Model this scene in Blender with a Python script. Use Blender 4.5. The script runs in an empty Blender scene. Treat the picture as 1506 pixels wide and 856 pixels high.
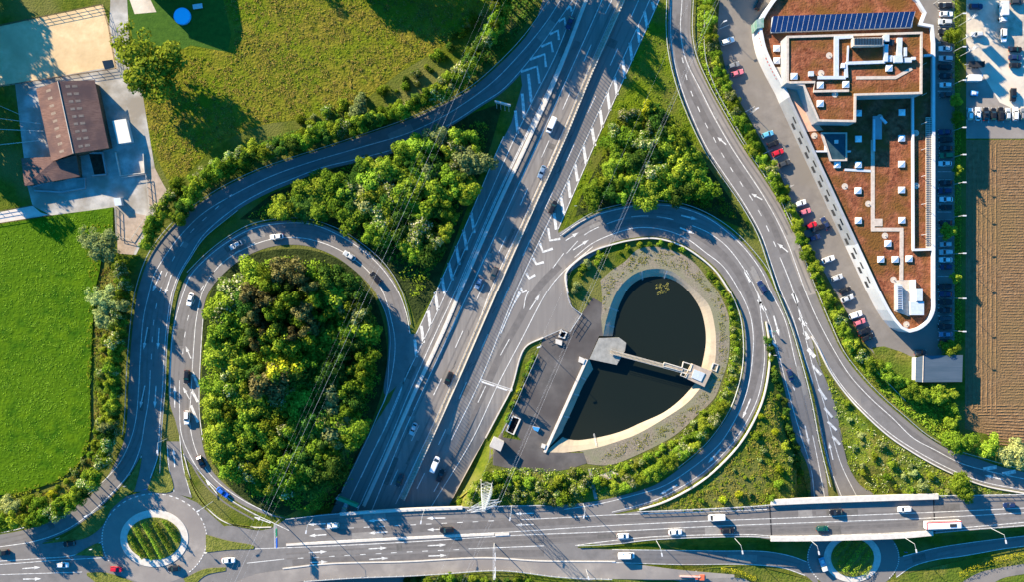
import bpy, math, random
from mathutils import Vector, Matrix
from mathutils.geometry import delaunay_2d_cdt
R = math.radians
rnd = random.Random(7)
sc = bpy.context.scene
col = sc.collection
# ------------------------------------------------------------------ camera, sky, sun, exposure
S = 0.24                 # metres per photo pixel at ground level
H = 330.0                # flying height
CX, CY = 753.0, 428.0
cam = bpy.data.objects.new('camera', bpy.data.cameras.new('camera'))
col.objects.link(cam); sc.camera = cam
cam.location = (0, 0, H)
cam.data.sensor_width = 36.0
cam.data.lens = 36.0 * H / (1506 * S)
cam.data.clip_end = 4000
ELEV = 20.0
w = bpy.data.worlds.new("World"); sc.world = w; w.use_nodes = True
nt = w.node_tree; nt.nodes.clear()
sky = nt.nodes.new('ShaderNodeTexSky'); sky.sky_type = 'NISHITA'; sky.sun_disc = False
sky.sun_elevation = R(ELEV); sky.sun_rotation = R(-45)
sky.air_density = 1.3; sky.dust_density = 0.3; sky.ozone_density = 3.0
mixn = nt.nodes.new('ShaderNodeMix'); mixn.data_type = 'RGBA'; mixn.blend_type = 'MULTIPLY'
mixn.inputs['Factor'].default_value = 1.0
mixn.inputs['B'].default_value = (0.08, 0.60, 0.98, 1)
bg = nt.nodes.new('ShaderNodeBackground'); bg.inputs['Strength'].default_value = 0.10
wo = nt.nodes.new('ShaderNodeOutputWorld')
nt.links.new(sky.outputs[0], mixn.inputs['A']); nt.links.new(mixn.outputs['Result'], bg.inputs[0]); nt.links.new(bg.outputs[0], wo.inputs[0])
sd = bpy.data.lights.new('sun', 'SUN'); sd.energy = 5.0; sd.angle = R(0.5); sd.color = (1.0, 0.84, 0.60)
so = bpy.data.objects.new('sun', sd); col.objects.link(so)
ce = math.cos(R(ELEV))
so.rotation_euler = Vector((-0.7071 * ce, 0.7071 * ce, math.sin(R(ELEV)))).to_track_quat('Z', 'Y').to_euler()
so.location = (-100, 100, 150)
sc.view_settings.view_transform = 'Standard'; sc.view_settings.look = 'None'
sc.view_settings.exposure = 1.68; sc.view_settings.gamma = 1.0
sc.view_settings.use_curve_mapping = False
sc.cycles.max_bounces = 4; sc.cycles.diffuse_bounces = 2; sc.cycles.glossy_bounces = 2
sc.cycles.transparent_max_bounces = 4

# ------------------------------------------------------------------ terrain heights
def interp(t, tab):
    if t <= tab[0][0]: return tab[0][1]
    for (a, va), (b, vb) in zip(tab, tab[1:]):
        if t <= b: return va + (vb - va) * (t - a) / (b - a)
    return tab[-1][1]
def ss(a, b, t):
    t = (t - a) / (b - a); t = 0 if t < 0 else (1 if t > 1 else t)
    return t * t * (3 - 2 * t)
AL = [(560, 574), (581, 566), (606, 556), (645, 539), (724, 501), (756, 486), (860, 440), (1000, 376), (2000, -80)]
AR = [(560, 757), (641, 718), (743, 668), (860, 606), (1000, 542), (2000, 80)]
BL = [(500, 1134), (561, 1151), (606, 1161), (645, 1170), (691, 1186), (734, 1191), (800, 1150)]
BR = [(528, 1200), (556, 1213), (586, 1225), (643, 1240), (686, 1254), (731, 1300), (800, 1340)]
GLOW = [(900, 801), (1134, 794), (1326, 790), (1371, 786), (1506, 775), (2600, 690)]
DEPTH = 6.0
def hgt(x, y):
    u = x / S + CX; v = CY - y / S
    z = 0.0
    if v > 590:
        d = ss(590, 738, v)
        l = interp(v, AL); r = interp(v, AR)
        z = -DEPTH * d * ss(l - 30, l - 4, u) * (1 - ss(r + 2, r + 22, u))
    if v > 520 and 1050 < u < 1450 and v < 840:
        d = ss(520, 728, v)
        l = interp(v, BL); r = interp(v, BR)
        z = min(z, -DEPTH * d * ss(l - 26, l - 4, u) * (1 - ss(r + 2, r + 44, u)))
    if v > 760 and u > 900:
        g = interp(u, GLOW)
        z = min(z, -DEPTH * ss(905, 1165, u) * ss(g - 6, g + 12, v) * (1 - 0.35 * ss(1400, 1560, u)))
    return z
def P(px, py, off=0.0, flat=None):
    """world point that stands 'off' above the ground (or at height flat+off) and is seen at photo pixel px, py"""
    if flat is not None:
        z = flat + off; k = S * (H - z) / H
        return ((px - CX) * k, (CY - py) * k, z)
    z = off
    for i in range(9):
        k = S * (H - z) / H
        x = (px - CX) * k; y = (CY - py) * k
        zn = hgt(x, y) + off
        if abs(zn - z) < 1e-4: z = zn; break
        z = z + 0.8 * (zn - z)
    k = S * (H - z) / H; x = (px - CX) * k; y = (CY - py) * k
    return (x, y, hgt(x, y) + off)
def smooth(pts, step=4.0):
    if len(pts) < 3:
        out = []
        (x0, y0), (x1, y1) = pts[0], pts[-1]
        n = max(1, int(math.hypot(x1 - x0, y1 - y0) / step))
        return [(x0 + (x1 - x0) * i / n, y0 + (y1 - y0) * i / n) for i in range(n + 1)]
    out = []
    q = [(2 * pts[0][0] - pts[1][0], 2 * pts[0][1] - pts[1][1])] + list(pts) + [(2 * pts[-1][0] - pts[-2][0], 2 * pts[-1][1] - pts[-2][1])]
    for i in range(1, len(q) - 2):
        p0, p1, p2, p3 = q[i - 1:i + 3]
        # centripetal parametrisation keeps uneven points from looping
        d1 = max(1e-3, math.dist(p0, p1) ** .5); d2 = max(1e-3, math.dist(p1, p2) ** .5); d3 = max(1e-3, math.dist(p2, p3) ** .5)
        n = max(1, int(math.dist(p1, p2) / step))
        m1 = [(p2[k] - p1[k]) + d2 * ((p1[k] - p0[k]) / d1 - (p2[k] - p0[k]) / (d1 + d2)) for k in (0, 1)]
        m2 = [(p2[k] - p1[k]) + d2 * ((p3[k] - p2[k]) / d3 - (p3[k] - p1[k]) / (d2 + d3)) for k in (0, 1)]
        for j in range(n):
            t = j / n
            out.append(tuple((2 * t**3 - 3 * t**2 + 1) * p1[k] + (t**3 - 2 * t**2 + t) * m1[k] + (-2 * t**3 + 3 * t**2) * p2[k] + (t**3 - t**2) * m2[k] for k in (0, 1)))
    out.append(tuple(pts[-1]))
    return out
def inside(p, poly):
    x, y = p; c = False; j = len(poly) - 1
    for i in range(len(poly)):
        xi, yi = poly[i]; xj, yj = poly[j]
        if (yi > y) != (yj > y) and x < (xj - xi) * (y - yi) / (yj - yi) + xi: c = not c
        j = i
    return c

# ------------------------------------------------------------------ materials
MATS = {}
def mat(name, c1, c2=None, scale=0.3, rough=0.9, bump=0.0, bscale=None, metal=0.0, c3=None, scale3=0.05, detail=6, stretch=None, spec=0.3):
    if name in MATS: return MATS[name]
    m = bpy.data.materials.new(name); m.use_nodes = True; n = m.node_tree.nodes; l = m.node_tree.links
    b = n['Principled BSDF']; b.inputs['Roughness'].default_value = rough; b.inputs['Metallic'].default_value = metal
    b.inputs['Specular IOR Level'].default_value = spec if rough < .85 else 0.06
    tc = n.new('ShaderNodeTexCoord'); vec = tc.outputs['Object']
    if stretch:
        mp = n.new('ShaderNodeMapping'); mp.inputs['Scale'].default_value = stretch[0]; mp.inputs['Rotation'].default_value = (0, 0, R(stretch[1]))
        l.new(vec, mp.inputs['Vector']); vec = mp.outputs[0]
    if c2 is None:
        b.inputs['Base Color'].default_value = (*c1, 1)
    else:
        nz = n.new('ShaderNodeTexNoise'); nz.inputs['Scale'].default_value = scale; nz.inputs['Detail'].default_value = detail; nz.inputs['Roughness'].default_value = 0.65
        l.new(vec, nz.inputs['Vector'])
        rp = n.new('ShaderNodeValToRGB'); rp.color_ramp.elements[0].position = 0.35; rp.color_ramp.elements[1].position = 0.65
        rp.color_ramp.elements[0].color = (*c1, 1); rp.color_ramp.elements[1].color = (*c2, 1)
        l.new(nz.outputs['Fac'], rp.inputs[0]); out = rp.outputs[0]
        if c3 is not None:
            n3 = n.new('ShaderNodeTexNoise'); n3.inputs['Scale'].default_value = scale3; n3.inputs['Detail'].default_value = 4
            l.new(tc.outputs['Object'], n3.inputs['Vector'])
            r3 = n.new('ShaderNodeValToRGB'); r3.color_ramp.elements[0].position = 0.42; r3.color_ramp.elements[1].position = 0.62
            l.new(n3.outputs['Fac'], r3.inputs[0])
            mx = n.new('ShaderNodeMix'); mx.data_type = 'RGBA'; l.new(r3.outputs[0], mx.inputs['Factor'])
            l.new(out, mx.inputs['A']); mx.inputs['B'].default_value = (*c3, 1); out = mx.outputs['Result']
        l.new(out, b.inputs['Base Color'])
    if bump:
        nb = n.new('ShaderNodeTexNoise'); nb.inputs['Scale'].default_value = bscale or scale * 3; nb.inputs['Detail'].default_value = 4
        l.new(vec, nb.inputs['Vector'])
        bp = n.new('ShaderNodeBump'); bp.inputs['Strength'].default_value = 1.0; bp.inputs['Distance'].default_value = bump
        l.new(nb.outputs['Fac'], bp.inputs['Height']); l.new(bp.outputs[0], b.inputs['Normal'])
    MATS[name] = m; return m
def leafmat(name, ca, cb, blossom=None, share=0.0):
    m = bpy.data.materials.new(name); m.use_nodes = True; n = m.node_tree.nodes; l = m.node_tree.links
    n.remove(n['Principled BSDF'])
    geo = n.new('ShaderNodeNewGeometry'); oi = n.new('ShaderNodeObjectInfo')
    rp = n.new('ShaderNodeValToRGB'); rp.color_ramp.elements[0].color = (*ca, 1); rp.color_ramp.elements[1].color = (*cb, 1)
    l.new(geo.outputs['Random Per Island'], rp.inputs[0])
    if blossom:
        e = rp.color_ramp.elements; e[1].position = 1 - share - 0.01
        x = e.new(1 - share); x.color = (*blossom, 1)
    hs = n.new('ShaderNodeHueSaturation')
    mr = n.new('ShaderNodeMapRange'); mr.inputs['To Min'].default_value = 0.62; mr.inputs['To Max'].default_value = 1.4
    l.new(oi.outputs['Random'], mr.inputs['Value']); l.new(mr.outputs[0], hs.inputs['Value'])
    mh = n.new('ShaderNodeMapRange'); mh.inputs['To Min'].default_value = 0.475; mh.inputs['To Max'].default_value = 0.52
    mu = n.new('ShaderNodeMath'); mu.operation = 'FRACT'; mm = n.new('ShaderNodeMath'); mm.operation = 'MULTIPLY'; mm.inputs[1].default_value = 7.31
    l.new(oi.outputs['Random'], mm.inputs[0]); l.new(mm.outputs[0], mu.inputs[0]); l.new(mu.outputs[0], mh.inputs['Value']); l.new(mh.outputs[0], hs.inputs['Hue'])
    l.new(rp.outputs[0], hs.inputs['Color'])
    d = n.new('ShaderNodeBsdfDiffuse'); t = n.new('ShaderNodeBsdfTranslucent'); mx = n.new('ShaderNodeMixShader'); mx.inputs[0].default_value = 0.22
    l.new(hs.outputs[0], d.inputs['Color']); l.new(hs.outputs[0], t.inputs['Color'])
    l.new(d.outputs[0], mx.inputs[1]); l.new(t.outputs[0], mx.inputs[2]); l.new(mx.outputs[0], n['Material Output'].inputs['Surface'])
    return m
def paintmat(name, rough=0.3, spec=0.5):
    m = bpy.data.materials.new(name); m.use_nodes = True; n = m.node_tree.nodes; l = m.node_tree.links
    b = n['Principled BSDF']; oi = n.new('ShaderNodeObjectInfo'); l.new(oi.outputs['Color'], b.inputs['Base Color'])
    b.inputs['Roughness'].default_value = rough; b.inputs['Specular IOR Level'].default_value = spec
    return m

asph = mat('asphalt', (.150, .140, .135), (.205, .190, .182), scale=0.25, bump=.01, bscale=3, c3=(.185, .17, .16), scale3=.04)
asph_mw = mat('motorway_asphalt', (.165, .152, .142), (.250, .228, .210), scale=0.6, bump=.01, bscale=3, c3=(.19, .172, .16), scale3=.05, stretch=((1.0, 0.05, 1), 65.5))
asph_dark = mat('asphalt_dark', (.085, .078, .075), (.135, .122, .115), scale=0.15, c3=(.075, .066, .064), scale3=.06)
asph_pale = mat('asphalt_pale', (.23, .205, .185), (.31, .275, .245), scale=0.25, c3=(.22, .195, .18), scale3=.06)
asph_yard = mat('parking_asphalt', (.165, .15, .14), (.225, .205, .19), scale=0.2, c3=(.19, .17, .15), scale3=.04)
concrete = mat('concrete', (.30, .27, .235), (.42, .375, .325), scale=0.4, bump=.01, bscale=2)
conc_blue = mat('concrete_grey', (.26, .27, .28), (.36, .36, .36), scale=0.4)
white = mat('road_paint', (.60, .58, .54), (.80, .78, .74), scale=2.5, rough=.6, c3=(.46, .44, .41), scale3=.9)
metal = mat('galvanised_steel', (.50, .52, .54), (.62, .63, .64), scale=2, rough=.45, metal=0.3)
grass = mat('verge_grass', (.045, .075, .006), (.11, .130, .012), scale=0.45, bump=.25, bscale=1.6, c3=(.13, .13, .035), scale3=.05)
# ------------------------------------------------------------------ mesh and object helpers
class MB:
    def __init__(s): s.v = []; s.f = []; s.m = []
    def quad(s, a, b, c, d, mi=0):
        k = len(s.v); s.v += [a, b, c, d]; s.f.append((k, k + 1, k + 2, k + 3)); s.m.append(mi)
    def poly(s, pts, mi=0):
        k = len(s.v); s.v += pts; s.f.append(tuple(range(k, k + len(pts)))); s.m.append(mi)
    def prism(s, ring, z0, z1, mi=0, top=None, cap0=False):
        """ring: xy list; vertical walls and a top"""
        top = top or ring; n = len(ring); k = len(s.v)
        s.v += [(p[0], p[1], z0) for p in ring] + [(p[0], p[1], z1) for p in top]
        for i in range(n):
            j = (i + 1) % n; s.f.append((k + i, k + j, k + n + j, k + n + i)); s.m.append(mi)
        s.f.append(tuple(range(k + n, k + 2 * n))); s.m.append(mi)
        if cap0: s.f.append(tuple(range(k + n - 1, k - 1, -1))); s.m.append(mi)
    def box(s, c, size, rot=0.0, mi=0, taper=1.0):
        hx, hy, hz = size[0] / 2, size[1] / 2, size[2] / 2; cr, sr = math.cos(rot), math.sin(rot)
        q = [(-hx, -hy), (hx, -hy), (hx, hy), (-hx, hy)]
        r0 = [(c[0] + a * cr - b * sr, c[1] + a * sr + b * cr) for a, b in q]
        r1 = [(c[0] + (a * cr - b * sr) * taper, c[1] + (a * sr + b * cr) * taper) for a, b in q]
        s.prism(r0, c[2] - hz, c[2] + hz, mi, r1, True)
    def tube(s, a, b, r, r2=None, n=6, mi=0):
        a = Vector(a); b = Vector(b); d = b - a
        if d.length < 1e-5: return
        r2 = r if r2 is None else r2
        d.normalize(); u = d.orthogonal().normalized(); w_ = d.cross(u); k = len(s.v)
        for p, rr in ((a, r), (b, r2)):
            for i in range(n):
                t = 2 * math.pi * i / n; s.v.append(tuple(p + (u * math.cos(t) + w_ * math.sin(t)) * rr))
        for i in range(n):
            j = (i + 1) % n; s.f.append((k + i, k + j, k + n + j, k + n + i)); s.m.append(mi)
        s.f.append(tuple(range(k + n, k + 2 * n))); s.f.append(tuple(range(k + n - 1, k - 1, -1))); s.m += [mi, mi]
    def build(s, name, mats, parent=None, loc=None, smooth_=False):
        me = bpy.data.meshes.new(name); me.from_pydata(s.v, [], s.f)
        if not isinstance(mats, (list, tuple)): mats = [mats]
        for m in mats: me.materials.append(m)
        if len(mats) > 1: me.polygons.foreach_set('material_index', s.m)
        if smooth_: me.polygons.foreach_set('use_smooth', [True] * len(me.polygons))
        me.update()
        o = bpy.data.objects.new(name, me); col.objects.link(o)
        if parent: o.parent = parent
        if loc: o.location = loc
        return o
def tag(o, label=None, cat=None, group=None, kind=None):
    if label: o['label'] = label
    if cat: o['category'] = cat
    if group: o['group'] = group
    if kind: o['kind'] = kind
    return o
def empty(name, loc, rz=0.0, label=None, cat=None, group=None):
    o = bpy.data.objects.new(name, None); col.objects.link(o); o.location = loc; o.rotation_euler = (0, 0, rz)
    o.empty_display_size = 0.3
    return tag(o, label, cat, group)
def copy_tree(o, parent=None):
    c = o.copy(); col.objects.link(c)
    if parent: c.parent = parent
    for ch in list(o.children): copy_tree(ch, c)
    return c
def structure(o): o['kind'] = 'structure'; return o

def ring(runs):
    """closed outline in pixels; each run is smoothed by itself, a run of two points stays straight"""
    out = []
    for r in runs:
        if isinstance(r, tuple): out.append(r); continue
        for p in smooth(r, 5):
            if not out or math.dist(out[-1], p) > .8: out.append(p)
    while math.dist(out[0], out[-1]) < .8: out.pop()
    return out
def cdt(xy, off, zfun):
    xs = [p[0] for p in xy]; ys = [p[1] for p in xy]
    pts = [Vector((p[0], p[1])) for p in xy]; n = len(pts)
    st = 1.6
    x = math.floor(min(xs) / st) * st
    if zfun:
        while x < max(xs):
            y = math.floor(min(ys) / st) * st
            while y < max(ys):
                if abs(zfun(x, y)) > 1e-3 and inside((x, y), xy): pts.append(Vector((x, y)))
                y += st
            x += st
    vs, es, fs, *_ = delaunay_2d_cdt(pts, [(i, (i + 1) % n) for i in range(n)], [], 1, 1e-4)
    return vs, fs
def sheet(name, runs, m, off, flat=None, structure_=True, thick=0.0, parent=None):
    px = ring(runs)
    w3 = [P(a, b, off, flat) for a, b in px]
    xy = [(p[0], p[1]) for p in w3]
    vs, fs = cdt(xy, off, None if flat is not None else hgt)
    mb = MB()
    zf = (lambda x, y: flat + off) if flat is not None else (lambda x, y: hgt(x, y) + off)
    mb.v = [(v.x, v.y, zf(v.x, v.y)) for v in vs]
    for f in fs:
        f = list(f)
        a, b, c = (vs[f[0]], vs[f[1]], vs[f[2]])
        if (b.x - a.x) * (c.y - a.y) - (b.y - a.y) * (c.x - a.x) < 0: f.reverse()
        mb.f.append(tuple(f)); mb.m.append(0)
    if thick:
        n = len(w3)
        for i in range(n):
            a, b = w3[i], w3[(i + 1) % n]
            mb.quad((a[0], a[1], a[2] - thick), (b[0], b[1], b[2] - thick), b, a)
    o = mb.build(name, m, parent)
    if structure_: structure(o)
    return o
def path3(pts, off=0.0, flat=None, step=4, sm=True):
    return [P(a, b, off, flat) for a, b in (smooth(pts, step) if sm else pts)]
def offset_path(w3, d):
    out = []
    for i, p in enumerate(w3):
        a = w3[max(0, i - 1)]; b = w3[min(len(w3) - 1, i + 1)]
        dx, dy = b[0] - a[0], b[1] - a[1]; l = math.hypot(dx, dy) or 1
        out.append((p[0] - dy / l * d, p[1] + dx / l * d, p[2]))
    return out
def resample(w3, step):
    out = [w3[0]]; acc = 0.0
    for a, b in zip(w3, w3[1:]):
        d = math.dist(a, b)
        while acc + d >= step:
            t = (step - acc) / d; a = tuple(a[k] + (b[k] - a[k]) * t for k in range(3)); out.append(a); d = math.dist(a, b); acc = 0
        acc += d
    return out
def strip(mb, w3, width, mi=0):
    a = offset_path(w3, width / 2); b = offset_path(w3, -width / 2)
    for i in range(len(w3) - 1): mb.quad(b[i], b[i + 1], a[i + 1], a[i], mi)
def bar3(mb, w3, width, z0, z1, mi=0):
    """a solid run of rectangular section following a path; z relative to the path"""
    a = offset_path(w3, width / 2); b = offset_path(w3, -width / 2)
    up = lambda p, z: (p[0], p[1], p[2] + z)
    for i in range(len(w3) - 1):
        mb.quad(up(b[i], z1), up(b[i + 1], z1), up(a[i + 1], z1), up(a[i], z1), mi)
        mb.quad(up(a[i], z0), up(a[i], z1), up(a[i + 1], z1), up(a[i + 1], z0), mi)
        mb.quad(up(b[i], z1), up(b[i], z0), up(b[i + 1], z0), up(b[i + 1], z1), mi)
    for i, fl in ((0, 1), (-1, 0)):
        q = [up(a[i], z0), up(b[i], z0), up(b[i], z1), up(a[i], z1)]
        mb.quad(*(q if fl else q[::-1]))
def line(mb, pts, width=.26, off=.09, flat=None, dash=None, sm=True):
    w3 = path3(pts, off, flat, 4, sm)
    if not dash: strip(mb, w3, width); return
    r = resample(w3, .5); on, gap = int(dash[0] * 2), int(dash[1] * 2); i = 0
    while i + on < len(r):
        strip(mb, r[i:i + on + 1], width); i += on + gap
def seg(mb, a, b, width=.26, off=.09, flat=None):
    n = max(2, int(math.dist(a, b) / 4))
    line(mb, [(a[0] + (b[0] - a[0]) * i / n, a[1] + (b[1] - a[1]) * i / n) for i in range(n + 1)], width, off, flat, sm=False)
def barq(mb, a, b, width, off=.09, flat=None):
    """a painted bar between two pixels, its ends cut level with the picture's rows like the hatching"""
    A = P(*a, off, flat); B = P(*b, off, flat)
    dx, dy = B[0] - A[0], B[1] - A[1]; l = math.hypot(dx, dy); nx, ny = -dy / l * width / 2, dx / l * width / 2
    mb.quad((A[0] - nx, A[1] - ny, A[2]), (B[0] - nx, B[1] - ny, B[2]), (B[0] + nx, B[1] + ny, B[2]), (A[0] + nx, A[1] + ny, A[2]))
def arrow(mb, tail, tip, kind='s', off=.092, flat=None, wd=.32):
    """painted lane arrow from tail pixel to tip pixel; kind s straight, l or r with a turned head"""
    A = Vector(P(*tail, off, flat)); B = Vector(P(*tip, off, flat)); d = B - A; L = d.length; d.normalize(); n = Vector((-d.y, d.x, 0))
    hl = min(2.3, L * .42); hw = .62
    f = lambda s_, t_: tuple(A + d * s_ + n * t_)
    mb.quad(f(0, -wd / 2), f(L - hl, -wd / 2), f(L - hl, wd / 2), f(0, wd / 2))
    if kind:
        mb.poly([f(L - hl, -hw), f(L, 0), f(L - hl, hw)])
    else:
        s_ = 1 if kind == 'l' else -1
        q = [f(L - hl, -wd / 2), f(L, 0), f(L - hl * .9, 1.15 * s_), f(L - hl, .3 * s_)]
        mb.poly(q if s_ > 0 else q)
# ------------------------------------------------------------------ outlines used more than once (photo pixels)
POND_RIM = [(887, 495), (891, 473), (899, 447), (907, 429.6), (919, 413.7), (935, 401.8), (953, 395.8), (970.6, 394.8), (988.5, 399), (1002, 408), (1025.6, 430), (1043, 450), (1051, 480), (1053, 505), (1051, 535), (1043, 555), (1032, 569), (1011, 593), (979, 615), (937.7, 639), (920, 646), (878.7, 659), (851, 664), (820, 667), (801, 666)]
POND_IN = [(902, 495), (903, 488), (909, 457), (917, 437.5), (927, 421.6), (945, 409.7), (966.7, 406.7), (986.5, 411), (1000, 418), (1013, 430), (1028, 452.6), (1035.7, 480), (1037, 505), (1031, 538), (1026, 556), (1019, 567), (999, 589), (975.5, 607), (939.7, 623), (920, 632), (898.6, 639), (868.8, 645), (845, 647), (829, 642), (829, 634)]
POND_WALL = [(801, 666), (862.8, 529), (867, 527), (881, 497), (887, 495)]
rim_w = [P(a, b)[:2] for a, b in smooth(POND_RIM, 5)] + [P(a, b)[:2] for a, b in POND_WALL[1:]]
rcx = sum(p[0] for p in rim_w) / len(rim_w); rcy = sum(p[1] for p in rim_w) / len(rim_w)

# ------------------------------------------------------------------ ground
def axis(lo, hi, st, far):
    a = [lo - d for d in (far, far * .5, far * .2, 100, 50, 25, 12, 5)]
    n = int((hi - lo) / st); a += [lo + i * st for i in range(n + 1)]
    return a + [hi + d for d in (5, 12, 25, 50, 100, far * .2, far * .5, far)]
gx = axis(-205, 205, 1.0, 1500); gy = axis(-125, 115, 1.0, 1500)
mb = MB()
bx0, bx1 = min(p[0] for p in rim_w), max(p[0] for p in rim_w); by0, by1 = min(p[1] for p in rim_w), max(p[1] for p in rim_w)
for y in gy:
    for x in gx:
        z = hgt(x, y)
        if bx0 < x < bx1 and by0 < y < by1 and inside((x, y), rim_w): z = -4.0
        mb.v.append((x, y, z))
nx = len(gx)
for j in range(len(gy) - 1):
    for i in range(nx - 1):
        k = j * nx + i; mb.f.append((k, k + 1, k + nx + 1, k + nx)); mb.m.append(0)
structure(mb.build('ground', grass))

# ------------------------------------------------------------------ fields, yards and verges
m_meadow = mat('meadow_grass', (.080, .090, .006), (.215, .180, .022), scale=0.35, bump=.5, bscale=1.1, c3=(.11, .145, .006), scale3=.06, detail=8)
m_field = mat('crop_grass', (.024, .080, .002), (.078, .150, .003), scale=0.22, bump=.35, bscale=1.0, c3=(.060, .125, .003), scale3=.035, detail=8)
m_lawn = mat('lawn', (.035, .085, .012), (.055, .12, .016), scale=.6, bump=.1)
m_verge = mat('dry_verge', (.085, .105, .010), (.21, .185, .045), scale=0.5, bump=.4, bscale=1.2, c3=(.08, .12, .015), scale3=.08)
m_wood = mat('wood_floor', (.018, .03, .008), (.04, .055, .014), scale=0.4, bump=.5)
m_gravel = mat('gravel', (.17, .14, .105), (.28, .235, .18), scale=1.4, bump=.08, bscale=2.5, c3=(.20, .19, .12), scale3=.12)
m_sand = mat('riding_sand', (.56, .40, .22), (.68, .50, .29), scale=.35, bump=.05, c3=(.50, .36, .20), scale3=.07)
m_yard = mat('yard_concrete', (.30, .29, .27), (.50, .47, .43), scale=.25, bump=.03, c3=(.25, .22, .18), scale3=.1)
m_soil = mat('ploughed_soil', (.15, .088, .045), (.225, .140, .075), scale=.5, bump=.3, bscale=1.6, c3=(.18, .115, .055), scale3=.06)
m_lot = mat('gravel_lot', (.30, .25, .20), (.55, .47, .38), scale=.3, bump=.05, c3=(.62, .54, .44), scale3=.05)
meadow = sheet('meadow', [(262, 268), (245, 262), (222, 213), (208, 128), (172, 100), (163, -20), [(330, -20), (460, -20)], (725, -20), [(712, 10), (660, 62), (590, 105), (520, 155), (440, 175), (380, 185), (320, 215), (262, 268)]], m_meadow, .02)
crop = sheet('crop_field', [(-60, 332), (0, 329), (75, 317), (166, 304), (166, 340), (150, 372), (146, 400), [(140, 425), (135, 500), (132, 570), (132, 640), (124, 668), (95, 700), (50, 720), (0, 729), (-60, 732)]], m_field, .55, thick=.6)
sheet('lawn', [(186, 5), (196, 62), (255, 78), (280, 66), (335, 76), (340, 50), (324, -20), (186, -20)], m_lawn, .032)
sheet('ploughed_field', [(1421, 205), (1640, 205), (1640, 668), (1506, 655), (1455, 640), (1419, 632)], m_soil, .02)
# furrows are real ridges of earth
mb = MB()
fr = random.Random(3)
def ridge(a, b, wd, h, off=.02):
    A = P(*a, off); B = P(*b, off); dx, dy = B[0] - A[0], B[1] - A[1]; l = math.hypot(dx, dy); n_ = max(2, int(l / 1.5)); nx_, ny_ = -dy / l, dx / l
    rows = []
    for i in range(n_ + 1):
        t = i / n_; x = A[0] + dx * t; y = A[1] + dy * t; j = fr.uniform(-.1, .1); hh = h * fr.uniform(.3, 1.25)
        rows.append([(x + nx_ * (j - wd / 2), y + ny_ * (j - wd / 2), off), (x + nx_ * j, y + ny_ * j, off + hh), (x + nx_ * (j + wd / 2), y + ny_ * (j + wd / 2), off)])
    for r0, r1 in zip(rows, rows[1:]):
        for q in (0, 1): mb.quad(r0[q], r1[q], r1[q + 1], r0[q + 1])
y = 212.0
while y < 592:
    ridge((1472, y), (1640, y - 1), .75, .12); y += 4.1
for i in range(7): ridge((1424 + i * 6.8, 212), (1424 + i * 6.8, 600 + i * 2), .8, .17)
for i in range(14):
    ridge((1432 + i * 2, 598 + i * 4.2), (1640, 600 + i * 4.2 + (i - 3) * 1.5), .75, .18)
o = mb.build('plough_ridges', m_soil); tag(o, 'parallel earth ridges of the brown ploughed field at the right edge', 'furrows', kind='stuff')
sheet('riding_arena', [(-60, 48), (0, 38), (151, 6), (161, 38), (172, 100), (0, 127), (-60, 137)], m_sand, .03)
sheet('farm_yard', [(72, 114), (150, 100), (172, 100), (180, 125), (208, 128), (222, 213), (228, 248), (250, 288), (222, 330), (200, 374), (173, 372), (171, 304), (75, 316), (48, 302), (40, 272), (22, 122)], m_yard, .034)
sheet('farm_track', [(163, -20), (186, -20), (190, 62), (180, 78), (208, 130), (178, 130), (172, 100), (161, 38)], m_yard, .038)
sheet('paved_terrace', [(184, -20), (212, -20), (230, 17), (198, 20)], m_lot, .042)
m_trk = mat('track_concrete', (.50, .45, .40), (.62, .55, .50), scale=.5)
sheet('farm_path', [(-60, 322), (0, 311), (48, 302), (60, 312), (75, 316), (0, 327), (-60, 338)], m_trk, .043)
m_pave = mat('brown_paving', (.30, .235, .185), (.42, .33, .26), scale=.6)
sheet('yard_paving', [(172, 322), (186, 310), (222, 318), (196, 374), (173, 372)], m_pave, .044)
sheet('yard_paving', [(215, 250), (228, 247), (249, 288), (236, 306), (219, 300)], m_pave, .044)
sheet('verge', [(136, 430), (152, 395), (178, 385), (186, 430), (178, 560), (172, 640), (140, 700), (90, 745), (0, 775), (-60, 782), (-60, 738), [(0, 734), (52, 725), (98, 705), (128, 672), (137, 640), (137, 560), (139, 480), (136, 430)]], m_verge, .036)
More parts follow.
